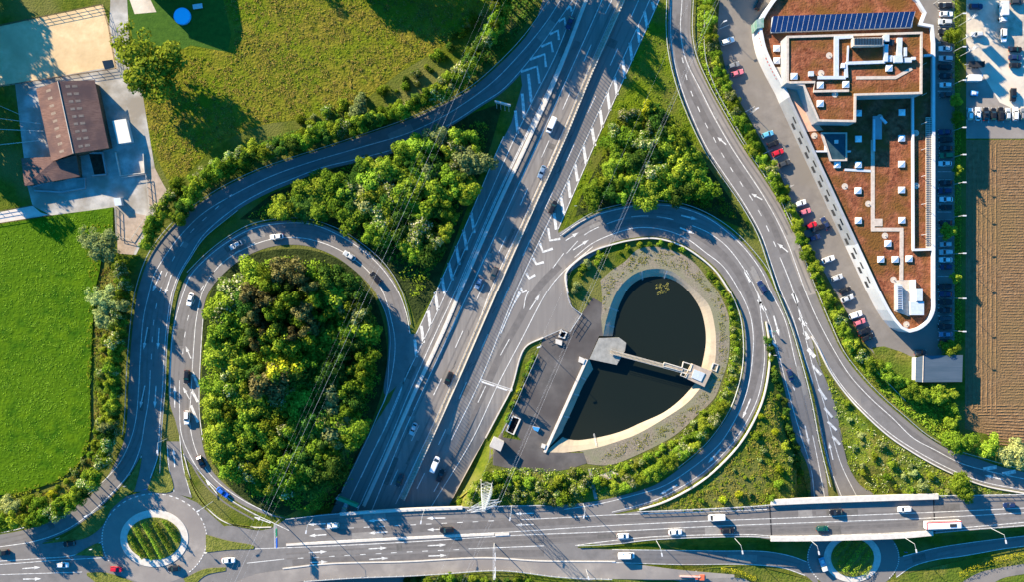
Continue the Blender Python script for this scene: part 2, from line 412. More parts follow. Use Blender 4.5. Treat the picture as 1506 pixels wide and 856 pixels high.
for nm, rr, mm, of in (
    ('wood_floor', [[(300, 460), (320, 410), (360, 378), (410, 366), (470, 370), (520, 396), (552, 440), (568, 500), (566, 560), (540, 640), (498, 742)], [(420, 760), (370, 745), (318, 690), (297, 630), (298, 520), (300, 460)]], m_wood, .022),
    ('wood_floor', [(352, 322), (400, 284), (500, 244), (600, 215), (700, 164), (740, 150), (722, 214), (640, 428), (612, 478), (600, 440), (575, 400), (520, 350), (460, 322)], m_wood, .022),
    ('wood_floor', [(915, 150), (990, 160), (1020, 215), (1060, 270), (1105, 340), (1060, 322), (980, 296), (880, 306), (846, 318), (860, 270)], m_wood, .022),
    ('grass_wedge', [(968, 8), (982, 0), (983, 80), (995, 120), (1012, 170), (1040, 225), (1000, 200), (930, 165), (880, 240), (828, 338), (850, 270)], mat('wedge_grass', (.065, .110, .004), (.14, .18, .008), scale=.5, bump=.35, bscale=1.5, c3=(.11, .12, .02), scale3=.1), .03),
    ('verge', [(1208, 540), (1260, 610), (1340, 668), (1440, 715), (1506, 728), (1290, 732), (1265, 714), (1248, 686), (1230, 620)], m_verge, .024),
    ('verge', [(1127, 560), (1165, 640), (1190, 733), (950, 750), (1030, 706), (1095, 650)], m_verge, .024),
    ('verge', [(722, 690), (860, 690), (900, 690), (1000, 645), (1060, 580), (1078, 500), (1060, 430), (1030, 385), (1078, 420), (1098, 520), (1070, 610), (1000, 690), (900, 735), (800, 744), (664, 743)], m_verge, .024),
    ('verge', [(1392, 560), (1410, 640), (1506, 672), (1506, 695), (1400, 664), (1330, 612), (1265, 552), (1300, 540)], m_verge, .024),
    ('verge', [(900, 838), (1110, 832), (1200, 856), (1300, 852), (1420, 824), (1506, 812), (1600, 806), (1600, 920), (900, 920)], m_verge, .026)):
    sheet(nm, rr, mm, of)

# ------------------------------------------------------------------ roads
# motorway with both carriageways and every gore on it
mw_l = [(760, 112), (752, 185), (734, 215), (694, 310), (641, 430), (610, 498), (603, 500)]
sheet('motorway_road', [(811, -40), [(790, 25), (760, 78)], (765, 104), (768, 125), (752, 180), (734, 215), (694, 310), (641, 430), (612, 492), (603, 492), (596, 520), (590, 556), (539, 645), (501, 724), (486, 757), (440, 860), (400, 950), (540, 1010), (600, 860), (660, 745), (716, 641), (753, 573), (773, 510), (799, 497), (826, 485), (837, 489), (855.5, 462), (841.5, 451), (834.6, 430), (834.6, 402), (900, 356), (900, 306), (851, 324), (821, 342), (821, 338), (874, 215), (900, 156), (969, 0), (990, -46)], asph_mw, .05)
A_out = [(860, -70), (811, 0), (776, 50), (741, 88), (695, 128), (645, 156), (600, 176), (540, 197), (486, 215), (421, 236), (375, 253), (325, 278), (300, 294), (266, 320), (241, 346), (221, 376), (206, 416), (199, 450), (192, 518), (189, 571), (187, 616), (184, 641), (175, 669), (151, 711), (111, 746), (63, 772), (0, 787), (-60, 792)]
A_in = [(870, -40), (842, 2), (819, 36), (797, 68), (766, 108), (738, 136), (706, 157), (663, 185), (600, 216), (560, 230), (526, 238), (473, 251), (426, 270), (395, 283), (350, 308), (300, 350), (281, 378), (267, 401), (257, 430), (249, 480), (244, 530), (242, 571), (239, 606), (236, 645), (233, 671), (222, 706), (216, 724)]
A_in2 = [(198, 722), (205, 690), (209, 668), (192, 697), (164, 731), (127, 764), (94, 785), (50, 801), (0, 810), (-60, 822)]
sheet('ramp_road', [A_out, A_in2[::-1][:0] or (-60, 822), [(-60, 822), (0, 810), (50, 801), (94, 785), (127, 764), (164, 731), (192, 697), (209, 668)], (204, 700), (196, 724), (216, 724), A_in[::-1]], asph, .054)
# loop road inside the left loop
B_out = [(430, 764), (400, 760), (360, 745), (325, 722), (292, 695), (272, 672), (266, 650), (258, 620), (249, 590), (249, 530), (255, 475), (265, 430), (275, 405), (300, 378), (333, 351), (373, 331), (426, 323.5), (461, 326), (501, 342), (534, 363), (561, 388), (581, 416), (593, 447), (600, 480), (603, 498)]
B_in = [(600, 552), (566, 581), (570, 530), (571, 493), (566, 460), (552, 430), (541, 416), (516, 393), (488, 374), (451, 361), (405, 361), (363, 376), (328, 403), (307, 430), (299, 455), (296, 505), (293, 555), (292, 606), (297, 650), (310, 690), (335, 717), (370, 742), (400, 757), (425, 764)]
sheet('loop_road', [B_out[::-1][::-1], B_in], asph, .058)
# pond loop with its two branches
C_out = [(821, 343), (851, 324), (879, 312), (900, 306), (938, 299), (975, 298), (1006, 303), (1041, 317), (1076, 341), (1101, 366), (1126, 400), (1140, 429), (1161, 480), (1176, 530), (1191, 586), (1203, 648), (1213, 691), (1219, 735), (1222, 800)]
C_in = [(900, 757), (938, 748), (975, 735), (1026, 707), (1061, 677), (1087, 647), (1107, 613), (1120, 581), (1128, 535), (1128, 505), (1123, 471)]
C_inner = [(834.6, 402), (851, 378), (875, 364), (900, 356), (925, 350), (963, 347), (1001, 357), (1031, 375), (1056, 397), (1078, 430), (1091, 463), (1096, 500), (1095, 538), (1088, 571), (1076, 603), (1048, 645), (1026, 669), (998, 691), (963, 714), (900, 733), (851, 741), (801, 745)]
D_l = [(1123, 471), (1131, 490), (1139, 513), (1151, 561), (1161, 606), (1170, 645), (1189, 691), (1193, 734), (1194, 800)]
sheet('pond_loop_road', [C_out, D_l[::-1], C_in[::-1], (800, 760), C_inner[::-1]], asph, .062)
E_l = [(975, -60), (983, 0), (982, 38), (985, 75), (995, 118), (1011, 163), (1036, 217), (1061, 255), (1091, 298), (1116, 343), (1131, 386), (1146, 429), (1163, 476), (1179, 522), (1195, 575), (1209, 648), (1219, 690), (1234, 733), (1240, 800)]
E_r = [(1018, -60), (1017, 0), (1016, 50), (1022, 82), (1041, 126), (1061, 163), (1092, 215), (1121, 258), (1146, 298), (1166, 341), (1181, 383), (1200, 432), (1220, 480), (1238, 518), (1268, 558), (1295, 586), (1326, 613), (1363, 643), (1401, 664), (1439, 676), (1471, 687), (1506, 695), (1580, 712)]
F_l = [(1580, 738), (1506, 724), (1451, 714), (1413, 701), (1376, 684), (1341, 664), (1308, 642), (1273, 611), (1245, 581), (1220, 546), (1200, 507), (1191, 493)]
E_rr = [(1191, 493), (1200, 528), (1213, 556), (1225, 586), (1238, 643), (1248, 686), (1265, 714), (1288, 731), (1310, 800)]
sheet('slip_road', [E_r, F_l, E_rr, E_l[::-1]], asph, .066)
for q, of in (([(1016, 50), (1022, 82), (1041, 126), (1061, 163), (1092, 215), (1121, 258), (1146, 298), (1166, 341), (1181, 383), (1200, 432)], .070),):
    r = [(a - 15, b + 4) for a, b in q]
    sheet('hard_shoulder', [q, r[::-1]], asph_pale, of)
# main bridge road: a real deck
ZD = .06
G_up = [(-60, 824), (0, 826), (60, 822), (109, 817)]
deck_top = [(421, 764), (486, 757), (600, 750), (700, 746), (801, 744), (900, 757), (938, 753), (1013, 750), (1108, 745), (1132, 743), (1134, 738), (1200, 735), (1378, 729), (1506, 727), (1640, 722)]
deck_bot = [(1640, 762), (1506, 775), (1426, 781), (1371, 786), (1326, 790), (1200, 794), (1134, 794), (1108, 791), (965, 795), (900, 802), (850, 804), (876, 851), (826, 850), (736, 840), (650, 845), (600, 848), (520, 851), (448, 856), (380, 862), (340, 870), (318, 870), (318, 792), (330, 775), (380, 781), (399, 778)]
sheet('bridge_road', [deck_top, deck_bot], asph, ZD, flat=0, thick=1.3)
sheet('bridge_pavement', [[(421, 838), (480, 832), (600, 828), (713, 822.5), (793, 827), (905, 828), (1001, 839), (1080, 846)], [(1080, 850), (1001, 853), (890, 852), (826, 850), (736, 840), (650, 845), (600, 848), (520, 851), (448, 856), (375, 862), (330, 868), (368, 848), (421, 838)]], asph_pale, ZD + .03, flat=0, thick=.12)
sheet('garden_path', [(865, 690), (870, 690), (879, 735), (874, 735)], asph_pale, .09)
sheet('gravel_patch', [(880, 700), (900, 693), (910, 698), (890, 708)], m_lot, .08)
sheet('footpath', [(895, 838), (1000, 840), (1095, 852), (1130, 870), (1100, 880), (1030, 862), (990, 854), (890, 853)], asph_pale, .08)
# two roundabouts and the roads round them
def ell(cx, cy, rx, ry, n=72, rot=0): return [(cx + rx * math.cos(2 * math.pi * i / n), cy + ry * math.sin(2 * math.pi * i / n)) for i in range(n)]
sheet('lower_road', [(-60, 823), [(-60, 812), (0, 808), (50, 799), (94, 792), (128, 780), (150, 765)], (160, 755), (170, 735), (216, 722), (250, 722), (290, 740), (330, 775), (310, 870), (250, 920), (-60, 920)], asph, .048)
sheet('roundabout_road', [ell(227, 793, 78, 67)], asph_pale, .070)
sheet('junction_link', [[(245, 650), (247, 686), (255, 726)], (282, 733), [(282, 731), (269, 686), (266, 650)]], asph, .0645)
sheet('lower_slip_road', [(795, 804), [(900, 809), (1051, 811), (1126, 812), (1164, 818), (1190, 828)], (1205, 860), [(1197, 858), (1184, 847), (1151, 836), (1101, 831), (1001, 831), (900, 829), (850, 825)]], asph, .074)
sheet('lower_slip_road', [[(1315, 822), (1328, 819), (1376, 807), (1426, 799), (1506, 789), (1640, 778)], [(1640, 790), (1506, 804), (1476, 808), (1413, 819), (1376, 824), (1341, 834.5), (1318, 850)]], asph, .078)
sheet('roundabout_road', [ell(1255, 821, 68, 50)], asph, .082)
sheet('footpath', [[(1416, 856), (1440, 843), (1470, 836), (1506, 830), (1640, 810)], [(1640, 830), (1506, 845), (1470, 853), (1450, 868)], (1420, 880)], asph, .07)
# parking, building forecourts
sheet('parking_road', [(1060, -30), (1404, -30), (1404, 524), (1346, 524), (1346, 562), (1334, 556), (1300, 538), (1272, 505), (1240, 450), (1190, 360), (1150, 262), (1100, 170), (1072, 120), (1055, 50)], asph_yard, .046)
sheet('gravel_apron', [(1282, 512), (1300, 510), (1325, 518), (1346, 528), (1346, 562), (1320, 552), (1290, 530)], m_verge, .052)
sheet('gravel_lot', [(1421, -30), (1640, -30), (1640, 203), (1421, 203)], m_lot, .04)
sheet('lot_asphalt', [(1421, 60), (1440, 100), (1470, 150), (1560, 190), (1560, 203), (1421, 203)], asph_pale, .045)
# pond surroundings
sheet('forecourt', [(855.5, 462), (872, 438), (889, 448), (887, 470), (887, 495), (881, 495), (867, 527), (801, 666), (859, 667), (863, 682), (840, 690), (826, 692.5), (796, 695), (763, 692.5), (726, 685), (719, 679), (720.6, 661), (720, 657), (736, 639), (753.6, 605), (775.5, 555.7), (791, 522), (799, 497), (825.7, 485), (837.6, 489)], asph_dark, .056)
rimr = POND_RIM[::-1][2:]
sheet('gravel_surround', [(886, 440), (883, 412), [(883, 412), (899, 398), (919, 384), (938, 366), (960, 362), (983, 366), (1008, 376), (1026, 391), (1041, 411), (1056, 430), (1071, 463), (1073, 495), (1071, 530), (1061, 561), (1051, 586), (1026, 611), (994, 640), (950, 664), (900, 684), (881, 685), (864, 683)], (858, 666), [(851, 664), (878.7, 659), (920, 646), (937.7, 639), (979, 615), (1011, 593), (1032, 569), (1043, 555), (1051, 535), (1053, 505), (1051, 480), (1043, 450), (1025.6, 430), (1002, 408), (988.5, 399), (970.6, 394.8), (953, 395.8), (935, 401.8), (919, 413.7), (907, 429.6), (899, 447), (891, 473)], (887, 495), (884, 470)], m_gravel, .06)
# sloping bank, water
ZW = -1.7
outer = [P(a, b, .058) for a, b in smooth(POND_RIM, 5)]
inn = smooth(POND_IN, 5)
def at_frac(lst, t):
    k = t * (len(lst) - 1); i = min(int(k), len(lst) - 2); f = k - i
    return tuple(lst[i][q] + (lst[i + 1][q] - lst[i][q]) * f for q in range(len(lst[0])))
# pair points by nearest direction along both runs
innw = [P(a, b, ZW - .15, 0) for a, b in inn]
mb = MB(); j = 0; pairs = []
for p in outer:
    best = min(range(j, min(j + 14, len(innw))), key=lambda q: math.dist(p[:2], innw[q][:2])); j = best; pairs.append((p, innw[best]))
for (a, b), (c, d) in zip(pairs, pairs[1:]):
    m1 = tuple(a[k] * .5 + b[k] * .5 for k in range(3)); m2 = tuple(c[k] * .5 + d[k] * .5 for k in range(3))
    m1 = (m1[0], m1[1], a[2] - .75); m2 = (m2[0], m2[1], c[2] - .75)
    mb.quad(a, m1, m2, c); mb.quad(m1, b, d, m2)
m_bank = mat('bank_concrete', (.29, .235, .175), (.39, .32, .24), scale=.35, bump=.03, c3=(.36, .30, .22), scale3=.15)
pond_bank = structure(mb.build('pond_bank', m_bank))
m_water = bpy.data.materials.new('pond_water'); m_water.use_nodes = True
n_ = m_water.node_tree.nodes; b_ = n_['Principled BSDF']; b_.inputs['Base Color'].default_value = (.006, .010, .009, 1); b_.inputs['Roughness'].default_value = .12
b_.inputs['Specular IOR Level'].default_value = .25
nz = n_.new('ShaderNodeTexNoise'); nz.inputs['Scale'].default_value = .07; nz.inputs['Detail'].default_value = 5; rp = n_.new('ShaderNodeValToRGB'); rp.color_ramp.elements[0].position = .45; rp.color_ramp.elements[1].position = .7
rp.color_ramp.elements[0].color = (.010, .014, .010, 1); rp.color_ramp.elements[1].color = (.060, .050, .024, 1)
m_water.node_tree.links.new(nz.outputs['Fac'], rp.inputs[0]); m_water.node_tree.links.new(rp.outputs[0], b_.inputs['Base Color'])
pw = [P(a, b, ZW, 0) for a, b in smooth(POND_IN, 5)] + [P(856, 566, ZW, 0), P(872.8, 543, ZW, 0), P(884, 538, ZW, 0), P(904, 535, ZW, 0), P(900, 505, ZW, 0)]
grown = []
for p in [P(a, b, ZW, 0) for a, b in smooth(POND_RIM, 5)] + [P(862, 529, ZW, 0), P(881, 497, ZW, 0)]:
    grown.append((p[0] * .96 + P(940, 520)[0] * .04, p[1] * .96 + P(940, 520)[1] * .04, ZW))
vs, fs = cdt([p[:2] for p in grown], 0, None)
mb = MB(); mb.v = [(v.x, v.y, ZW) for v in vs]; mb.f = [tuple(f) for f in fs]; mb.m = [0] * len(fs)
structure(mb.build('pond_water', m_water))
# straight retaining wall with its sloping inner face
mb = MB()
wl = path3([(801, 666), (862.8, 529)], 0, 0)
bar3(mb, wl, .9, -3.5, .55)
for o_ in [mb.build('retaining_wall', mat('pale_concrete', (.55, .49, .43), (.66, .6, .53), scale=.6))]:
    tag(o_, 'straight pale concrete wall between the dark forecourt and the pond', 'wall')
mb = MB()
wi = [P(a, b, ZW - .15, 0) for a, b in smooth([(829, 634), (831, 628), (843, 603), (858.9, 567), (868, 552), (872.8, 545)], 5)]
wo_ = [P(801 + (866 - 801) * i / 12, 666 - (666 - 527) * i / 12, .03) for i in range(13)]
for i in range(12):
    a, c = wo_[i], wo_[i + 1]; b, d = at_frac(wi, i / 12), at_frac(wi, (i + 1) / 12); mb.quad(a, c, d, b)
structure(mb.build('pond_bank', m_bank))

# ------------------------------------------------------------------ painted markings
m1 = MB()   # motorway
for l in ([(852, -8), (849, 0), (816, 83), (783, 148), (752, 213), (721, 283), (685, 363), (657, 428), (619, 510), (600, 549), (559, 645), (547, 668), (526, 712), (505, 756)],
          [(868, -8), (864, 0), (814, 118), (767, 215), (728, 298), (672, 430)], [(866, -8), (862, 0), (812, 118), (765, 215), (726, 298), (669, 430), (640, 492), (600, 582), (574, 645), (526, 751)],
          [(888, -8), (885, 0), (793, 205), (757, 283), (690, 428), (660, 493), (600, 623), (547, 751)],
          [(917, -8), (913, 0), (900, 31), (819, 213), (776, 310), (724, 421), (673, 558), (628, 645), (582, 742)],
          [(958, -8), (955, 0), (900, 121), (857, 215), (822, 293), (761, 424), (708, 556), (664, 648)],
          [(972, -8), (969, 0), (900, 154), (873, 215), (821, 336)],
          [(741, 200), (733, 217), (693, 312), (641, 430), (612, 492)],
          [(872, 362), (826, 402), (804, 430), (768, 498), (732, 567), (695, 646), (633, 748)]):
    line(m1, l, .27)
for l in ([(902, -5), (886, 28), (855, 98), (803, 216), (742, 352), (710, 421), (680, 489), (649, 558), (600, 660), (560, 745)],
          [(939, 0), (928, 25), (899, 92), (866, 162), (836, 231), (805, 299), (773, 367), (743, 435), (713, 503), (682, 572), (652, 640), (612, 722)],
          [(829, 372), (800, 410), (776, 431), (768, 463), (751, 496), (733, 529), (717, 563), (701, 597), (680, 645), (648, 706), (628, 742)]):
    line(m1, l, .27, dash=(6.5, 12))
seg(m1, (560, 641), (531, 703), .25)
for q in (((693, 312), (697.5, 342)), ((681.6, 337), (686.5, 367)), ((671, 361), (675.5, 389)), ((660, 386), (665.5, 412)), ((650, 408), (654, 432)), ((640, 430), (644, 457)), ((630, 457), (632.7, 481)), ((619.6, 480), (623, 505)), ((610, 500), (612.6, 526)),
          ((777, 108), (781.5, 150)), ((768, 137), (771, 172)), ((758, 162), (761.5, 196)),
          ((959.5, 2), (962.5, 14)), ((947.7, 16), (952, 40)), ((937.7, 38), (940.5, 62)), ((926.4, 62), (929.6, 88)), ((916, 87), (919, 115)), ((903.8, 113), (907.5, 139)), ((893, 134), (897, 162)), ((882.7, 161), (886, 187)), ((870.5, 187), (875, 214)), ((858, 213), (862, 240)),
          ((846, 241), (849.5, 266)), ((835.7, 265), (838.7, 290)), ((825, 288), (829, 314)), ((815, 313), (818, 337))):
    barq(m1, q[0], q[1], 1.0)
def chev(l, a, r, wd=.85):
    w3 = [P(*l, .094), P(*a, .094), P(*r, .094)]
    strip(m1, w3, wd)
for c in (((766, 105), (790, 97), (793.5, 122)), ((779.6, 87), (801, 79), (803, 98)), ((796, 68), (810.5, 61.5), (813, 76)), ((808.5, 50), (820.6, 44), (822, 58)), ((821.4, 31.4), (830, 26), (832, 37)), ((833, 13), (838.7, 9), (841, 16)),
          ((806, 335), (809, 353), (824, 350.5)), ((794, 357), (798.5, 370), (813, 365)), ((784, 379), (789, 388), (799.7, 385)), ((774, 401), (778.4, 409), (787, 404)), ((765.8, 423), (769, 430), (775, 427))): chev(*c)
m1.poly([P(*q, .096) for q in ((763, 428), (767, 431), (755, 450), (737, 492), (735.5, 491))][::-1])
for t, h_ in (((802, 430), (794, 435)),): pass
arrow(m1, (779, 456), (794, 433)); arrow(m1, (832, 353), (851, 341)); arrow(m1, (843, 367), (866, 352))
m1.build('motorway_lane_markings', white)['kind'] = 'structure'
m1 = MB()   # ramp
for l in ([(824, 0), (801, 35), (761, 83), (721, 123), (658, 167), (600, 195), (534, 215), (456, 238), (400, 258), (350, 282), (300, 312), (274, 336), (246, 371), (226, 406), (219, 432), (211, 468), (206, 530), (204, 571), (200, 616), (193, 645), (176, 681), (146, 714), (95, 751), (40, 775), (0, 785)],
          [(842, 0), (819, 33), (796, 65), (765, 104), (738, 132), (706, 153), (663, 181), (600, 212), (526, 233), (473, 246), (426, 264), (395, 277), (350, 302), (300, 344), (279, 376), (264, 401), (253, 430), (245, 480), (241, 530), (239, 571), (236, 606), (234, 641)],
          [(221, 545), (220, 570), (218, 593), (213, 621), (206, 660), (191, 695), (163, 728), (126, 761), (93, 782), (50, 797), (0, 805)], [(234, 641), (232, 671), (221, 704)], [(208, 671), (198, 712)]):
    line(m1, l, .25)
line(m1, [(341, 285), (300, 322), (284, 337), (269, 356), (255, 380), (245, 402), (236, 426), (230, 449), (226, 474), (224, 498), (222, 540)], .25, dash=(2.4, 4.2))
for a, b, k in (((238, 398), (224, 429), 'r'), ((252, 404), (242, 434), 's'), ((217, 482), (211, 515), 'r'), ((234, 483), (232, 515), 's'), ((213, 568), (206, 601), 'r'), ((229.5, 568), (227.5, 601), 's')): arrow(m1, a, b, k, wd=.36)
m1.build('ramp_lane_markings', white)['kind'] = 'structure'
m1 = MB()   # loop
for l in ([(603, 492), (598, 463), (585, 428), (558, 390), (531, 366), (500, 346), (461, 330), (426, 327), (373, 335), (335, 355), (303, 380), (279, 407), (270, 430), (256, 480), (251, 530), (250, 585)],
          [(596, 556), (584, 591), (559, 645), (547, 668)],
          [(541, 645), (556, 610), (569, 581), (578, 543), (581, 505), (576, 473), (561, 425), (539, 396), (508, 372), (476, 357), (441, 349), (400, 351), (358, 366), (325, 388), (300, 424), (289, 468), (285, 510), (281, 580), (279, 618), (284, 650), (296, 680), (318, 708), (355, 735), (400, 758)],
          [(264, 560), (264, 600), (267, 640), (280, 672), (300, 702), (335, 733), (375, 757), (398, 768), (425, 781)],
          [(299, 460), (296, 505), (293.5, 555), (293, 606), (298, 648)]):
    line(m1, l, .25)
line(m1, [(375, 356), (345, 372), (320, 394), (296, 425), (279, 460), (271, 500), (267, 545)], .25, dash=(2.4, 4.2))
for a, b, k in (((281, 528), (273, 510), 'l'), ((257, 600), (257, 568), 's'), ((279, 588), (269, 570), 'l'), ((320, 728), (302, 706), 's'), ((398, 770), (373, 761), 's')): arrow(m1, a, b, k, wd=.36)
for q in (((283, 548), (292, 570)), ((281, 573), (291, 592)), ((281, 597), (291, 622))): barq(m1, q[0], q[1], .9)
m1.build('loop_lane_markings', white)['kind'] = 'structure'
m1 = MB()   # pond loop and branch
for l in ([(824, 346), (851, 327), (879, 315), (900, 309), (938, 302), (975, 301), (1006, 306), (1041, 320), (1074, 344), (1098, 368), (1122, 402), (1134, 430), (1154, 470), (1169, 530), (1181, 581), (1196, 645), (1205, 690), (1213, 733)],
          [(845, 378), (870, 358), (900, 344), (938, 334), (975, 337), (1008, 349), (1038, 371), (1063, 391), (1088, 429), (1103, 463), (1108, 500), (1103, 556), (1093, 593), (1065, 645), (1048, 664), (1018, 689), (975, 716), (933, 729), (885, 741), (830, 750)],
          [(1018, 331), (1041, 341), (1068, 361), (1096, 398), (1114, 432), (1120, 470), (1124, 505), (1124, 535), (1116, 581), (1103, 612), (1083, 645), (1058, 674), (1024, 703), (975, 731), (935, 745), (900, 754)],
          [(1114, 430), (1127, 463), (1141, 505), (1154, 556), (1166, 601), (1179, 645), (1193, 691), (1198, 733)]):
    line(m1, l, .25)
line(m1, [(833, 372), (862, 343), (905, 324), (930, 318), (956, 317), (985, 321), (1008, 328)], .25, dash=(6, 3.4))
for a, b, k in (((1002, 316), (1026, 322), 's'), ((1000, 334), (1021, 343), 's'), ((1138, 465), (1146, 495), 's'), ((1160, 546), (1169, 576), 's'), ((1104, 587), (1092, 616), 's'), ((1060, 661), (1041, 682), 's'), ((996, 714), (970, 728), 's'), ((1184, 627), (1190, 655), 's')): arrow(m1, a, b, k, wd=.5)
for q in (((1115, 441), (1119, 447)), ((1117, 445), (1126, 458)), ((1096, 398), (1104, 414)), ((1132, 486.5), (1137.6, 496.6)), ((1134.8, 502), (1142, 509.6))): barq(m1, q[0], q[1], 1.1)
m1.build('pond_loop_lane_markings', white)['kind'] = 'structure'
m1 = MB()   # slip road
for l in ([(987, -8), (987, 0), (986, 38), (989, 75), (999, 118), (1015, 163), (1040, 217), (1065, 255), (1094, 298), (1119, 343), (1134, 386), (1149, 429), (1166, 468), (1181, 518), (1197, 571), (1210, 641), (1222, 690), (1238, 732)],
          [(1003, -8), (1003, 0), (1001, 45), (1008, 85), (1031, 133), (1051, 173), (1075, 215), (1098, 250), (1121, 285), (1141, 320), (1159, 358), (1171, 391), (1185, 430), (1200, 465), (1225, 513), (1250, 553), (1280, 586), (1313, 616), (1343, 645), (1376, 663), (1413, 682), (1451, 693), (1506, 705), (1560, 716)],
          [(1147, 378), (1157, 402), (1168, 432), (1184, 495), (1195, 538), (1205, 572), (1213, 598), (1224, 641), (1238, 686), (1260, 731)],
          [(1166, 430), (1181, 470), (1203, 508), (1223, 546), (1248, 580), (1276, 609), (1310, 639), (1343, 661), (1378, 681), (1414, 698), (1452, 711), (1506, 721)]):
    line(m1, l, .25)
for a, b in (((1003, 84), (1005, 92)), ((1008.5, 109), (1010.5, 117)), ((1016, 133), (1019, 141)), ((1026, 156), (1029.4, 164)), ((1037, 180), (1041, 188)), ((1049, 201), (1053, 209)), ((1061, 224), (1065, 231)), ((1074, 245), (1078, 252)), ((1088, 266), (1093, 274)), ((1102, 286), (1107, 294)), ((1115, 308), (1120, 317)), ((1127, 331), (1131, 340)), ((1137.5, 354), (1141, 362))): seg(m1, a, b, .28)
for a, b, k in (((1068, 212), (1055, 201), 'l'), ((1121, 293), (1105, 284), 'l'), ((1159, 370), (1143, 357), 'l'), ((1225, 677), (1219, 651), 's'), ((1475, 706), (1448, 700), 's')): arrow(m1, a, b, k, wd=.4)
for q in (((1166, 432), (1173, 446)), ((1176, 467.6), (1185.4, 479)), ((1182.5, 489), (1189, 499.5)), ((1188, 514), (1198.5, 526)), ((1196, 538), (1208, 552)), ((1205, 572), (1216, 588)), ((1213, 600), (1225, 614)), ((1218, 620), (1231, 633)), ((1225, 642), (1236, 654)),
          ((1446, 691), (1466, 687.5)), ((1474, 698), (1494, 694))): barq(m1, q[0], q[1], 1.3)
m1.build('slip_lane_markings', white)['kind'] = 'structure'
m1 = MB()   # bridge road, flat deck
F0 = dict(off=ZD + .03, flat=0)
for l in ([(421, 801), (480, 797), (600, 790.5), (751, 783), (900, 773.5), (1041, 767), (1200, 761), (1376, 754), (1506, 748), (1600, 744)],
          [(375, 808), (480, 804), (600, 798), (751, 788.5), (900, 782.5), (1043, 775), (1200, 769), (1358, 763), (1506, 755), (1600, 751)],
          [(363, 829), (418, 823)], [(767, 765), (830, 762), (900, 758), (1000, 755), (1128, 750)], [(689, 808), (750, 805.5), (800, 803.5)], [(462, 779), (496, 778)],
          [(421, 837), (480, 831), (600, 827), (713, 822), (793, 826), (900, 827)],
          [(846, 803), (900, 796), (965, 790), (1108, 787), (1134, 789), (1326, 784), (1426, 776), (1506, 769)]):
    line(m1, l, .24, **F0)
for l in ([(512, 777.5), (600, 773), (740, 766)], [(438, 822), (600, 812.5), (676, 809)]): line(m1, l, .25, dash=(2.4, 3.7), **F0)
for a, b in (((479, 771), (452, 772)), ((480, 787), (454, 789)), ((569, 765), (541, 767)), ((570, 783), (542, 785)), ((454, 813.5), (481, 812)), ((456, 828), (482, 827)), ((542, 808), (569, 806.5)), ((543, 823.5), (571, 821.5)), ((655, 762.5), (627, 763)), ((653, 779), (628, 780)), ((629, 803.5), (656, 802)), ((630, 818.5), (657, 817.5)), ((785, 755.5), (757, 756.5)), ((785, 772), (758, 773))): arrow(m1, a, b, 's', off=ZD + .034, flat=0, wd=.4)
m1.build('bridge_lane_markings', white)['kind'] = 'structure'
m1 = MB()   # junctions on the ground
for l in ([(-40, 833), (0, 831), (80, 825), (153, 821)], [(-40, 848), (0, 846), (60, 844), (121, 842)], [(-40, 829), (0, 826), (60, 822), (109, 817), (149, 798)], [(264, 641), (269, 686), (280, 728)], [(246, 656), (248, 686), (256, 724)],
          [(900, 809), (1051, 811), (1126, 812), (1164, 819), (1186, 827)], [(900, 828), (1001, 831), (1101, 831), (1151, 836), (1184, 847)],
          [(1328, 819), (1376, 807), (1426, 799), (1506, 789)], [(1318, 850), (1341, 834.5), (1376, 824), (1413, 819), (1476, 808), (1506, 804)]):
    line(m1, l, .24, off=.1)
for cx, cy, rx, ry, a0, a1 in ((227, 793, 77, 66, -150, -20), (227, 793, 77, 66, -20, 50), (227, 793, 77, 66, 150, 212), (1255, 821, 67, 49, 140, 215), (1255, 821, 67, 49, -25, 40)):
    n = 34
    for i in range(0, n, 2):
        t0 = R(a0 + (a1 - a0) * i / n); t1 = R(a0 + (a1 - a0) * (i + 1) / n)
        seg(m1, (cx + rx * math.cos(t0), cy + ry * math.sin(t0)), (cx + rx * math.cos(t1), cy + ry * math.sin(t1)), .35, off=.11)
for a, b, k in (((33, 837), (60, 835), 's'), ((34, 852.5), (61, 852), 's'), ((257, 688), (255, 660), 's')): arrow(m1, a, b, k, off=.1, wd=.4)
m1.build('junction_lane_markings', white)['kind'] = 'structure'
m1 = MB()   # bay lines
for i in range(58):
    y = 3 + i * 11.85
    if y > 515 or 140 < y < 188: continue
    seg(m1, (1379, y), (1399, y), .16, off=.08)
for a, b in (((1058, 42), (1072, 36)), ((1096, 164), (1110, 156)), ((1102, 168), (1116, 158)), ((1122, 226), (1136, 219)), ((1150, 278), (1164, 272)), ((1128, 217), (1140, 212)), ((1133, 236), (1148, 228)), ((1154, 279), (1168, 271))): seg(m1, a, b, .16, off=.08)
for i in range(9): seg(m1, (1422 + i * 10.7, 157), (1422 + i * 10.7, 180), .16, off=.08)
m1.build('parking_bay_markings', white)['kind'] = 'structure'
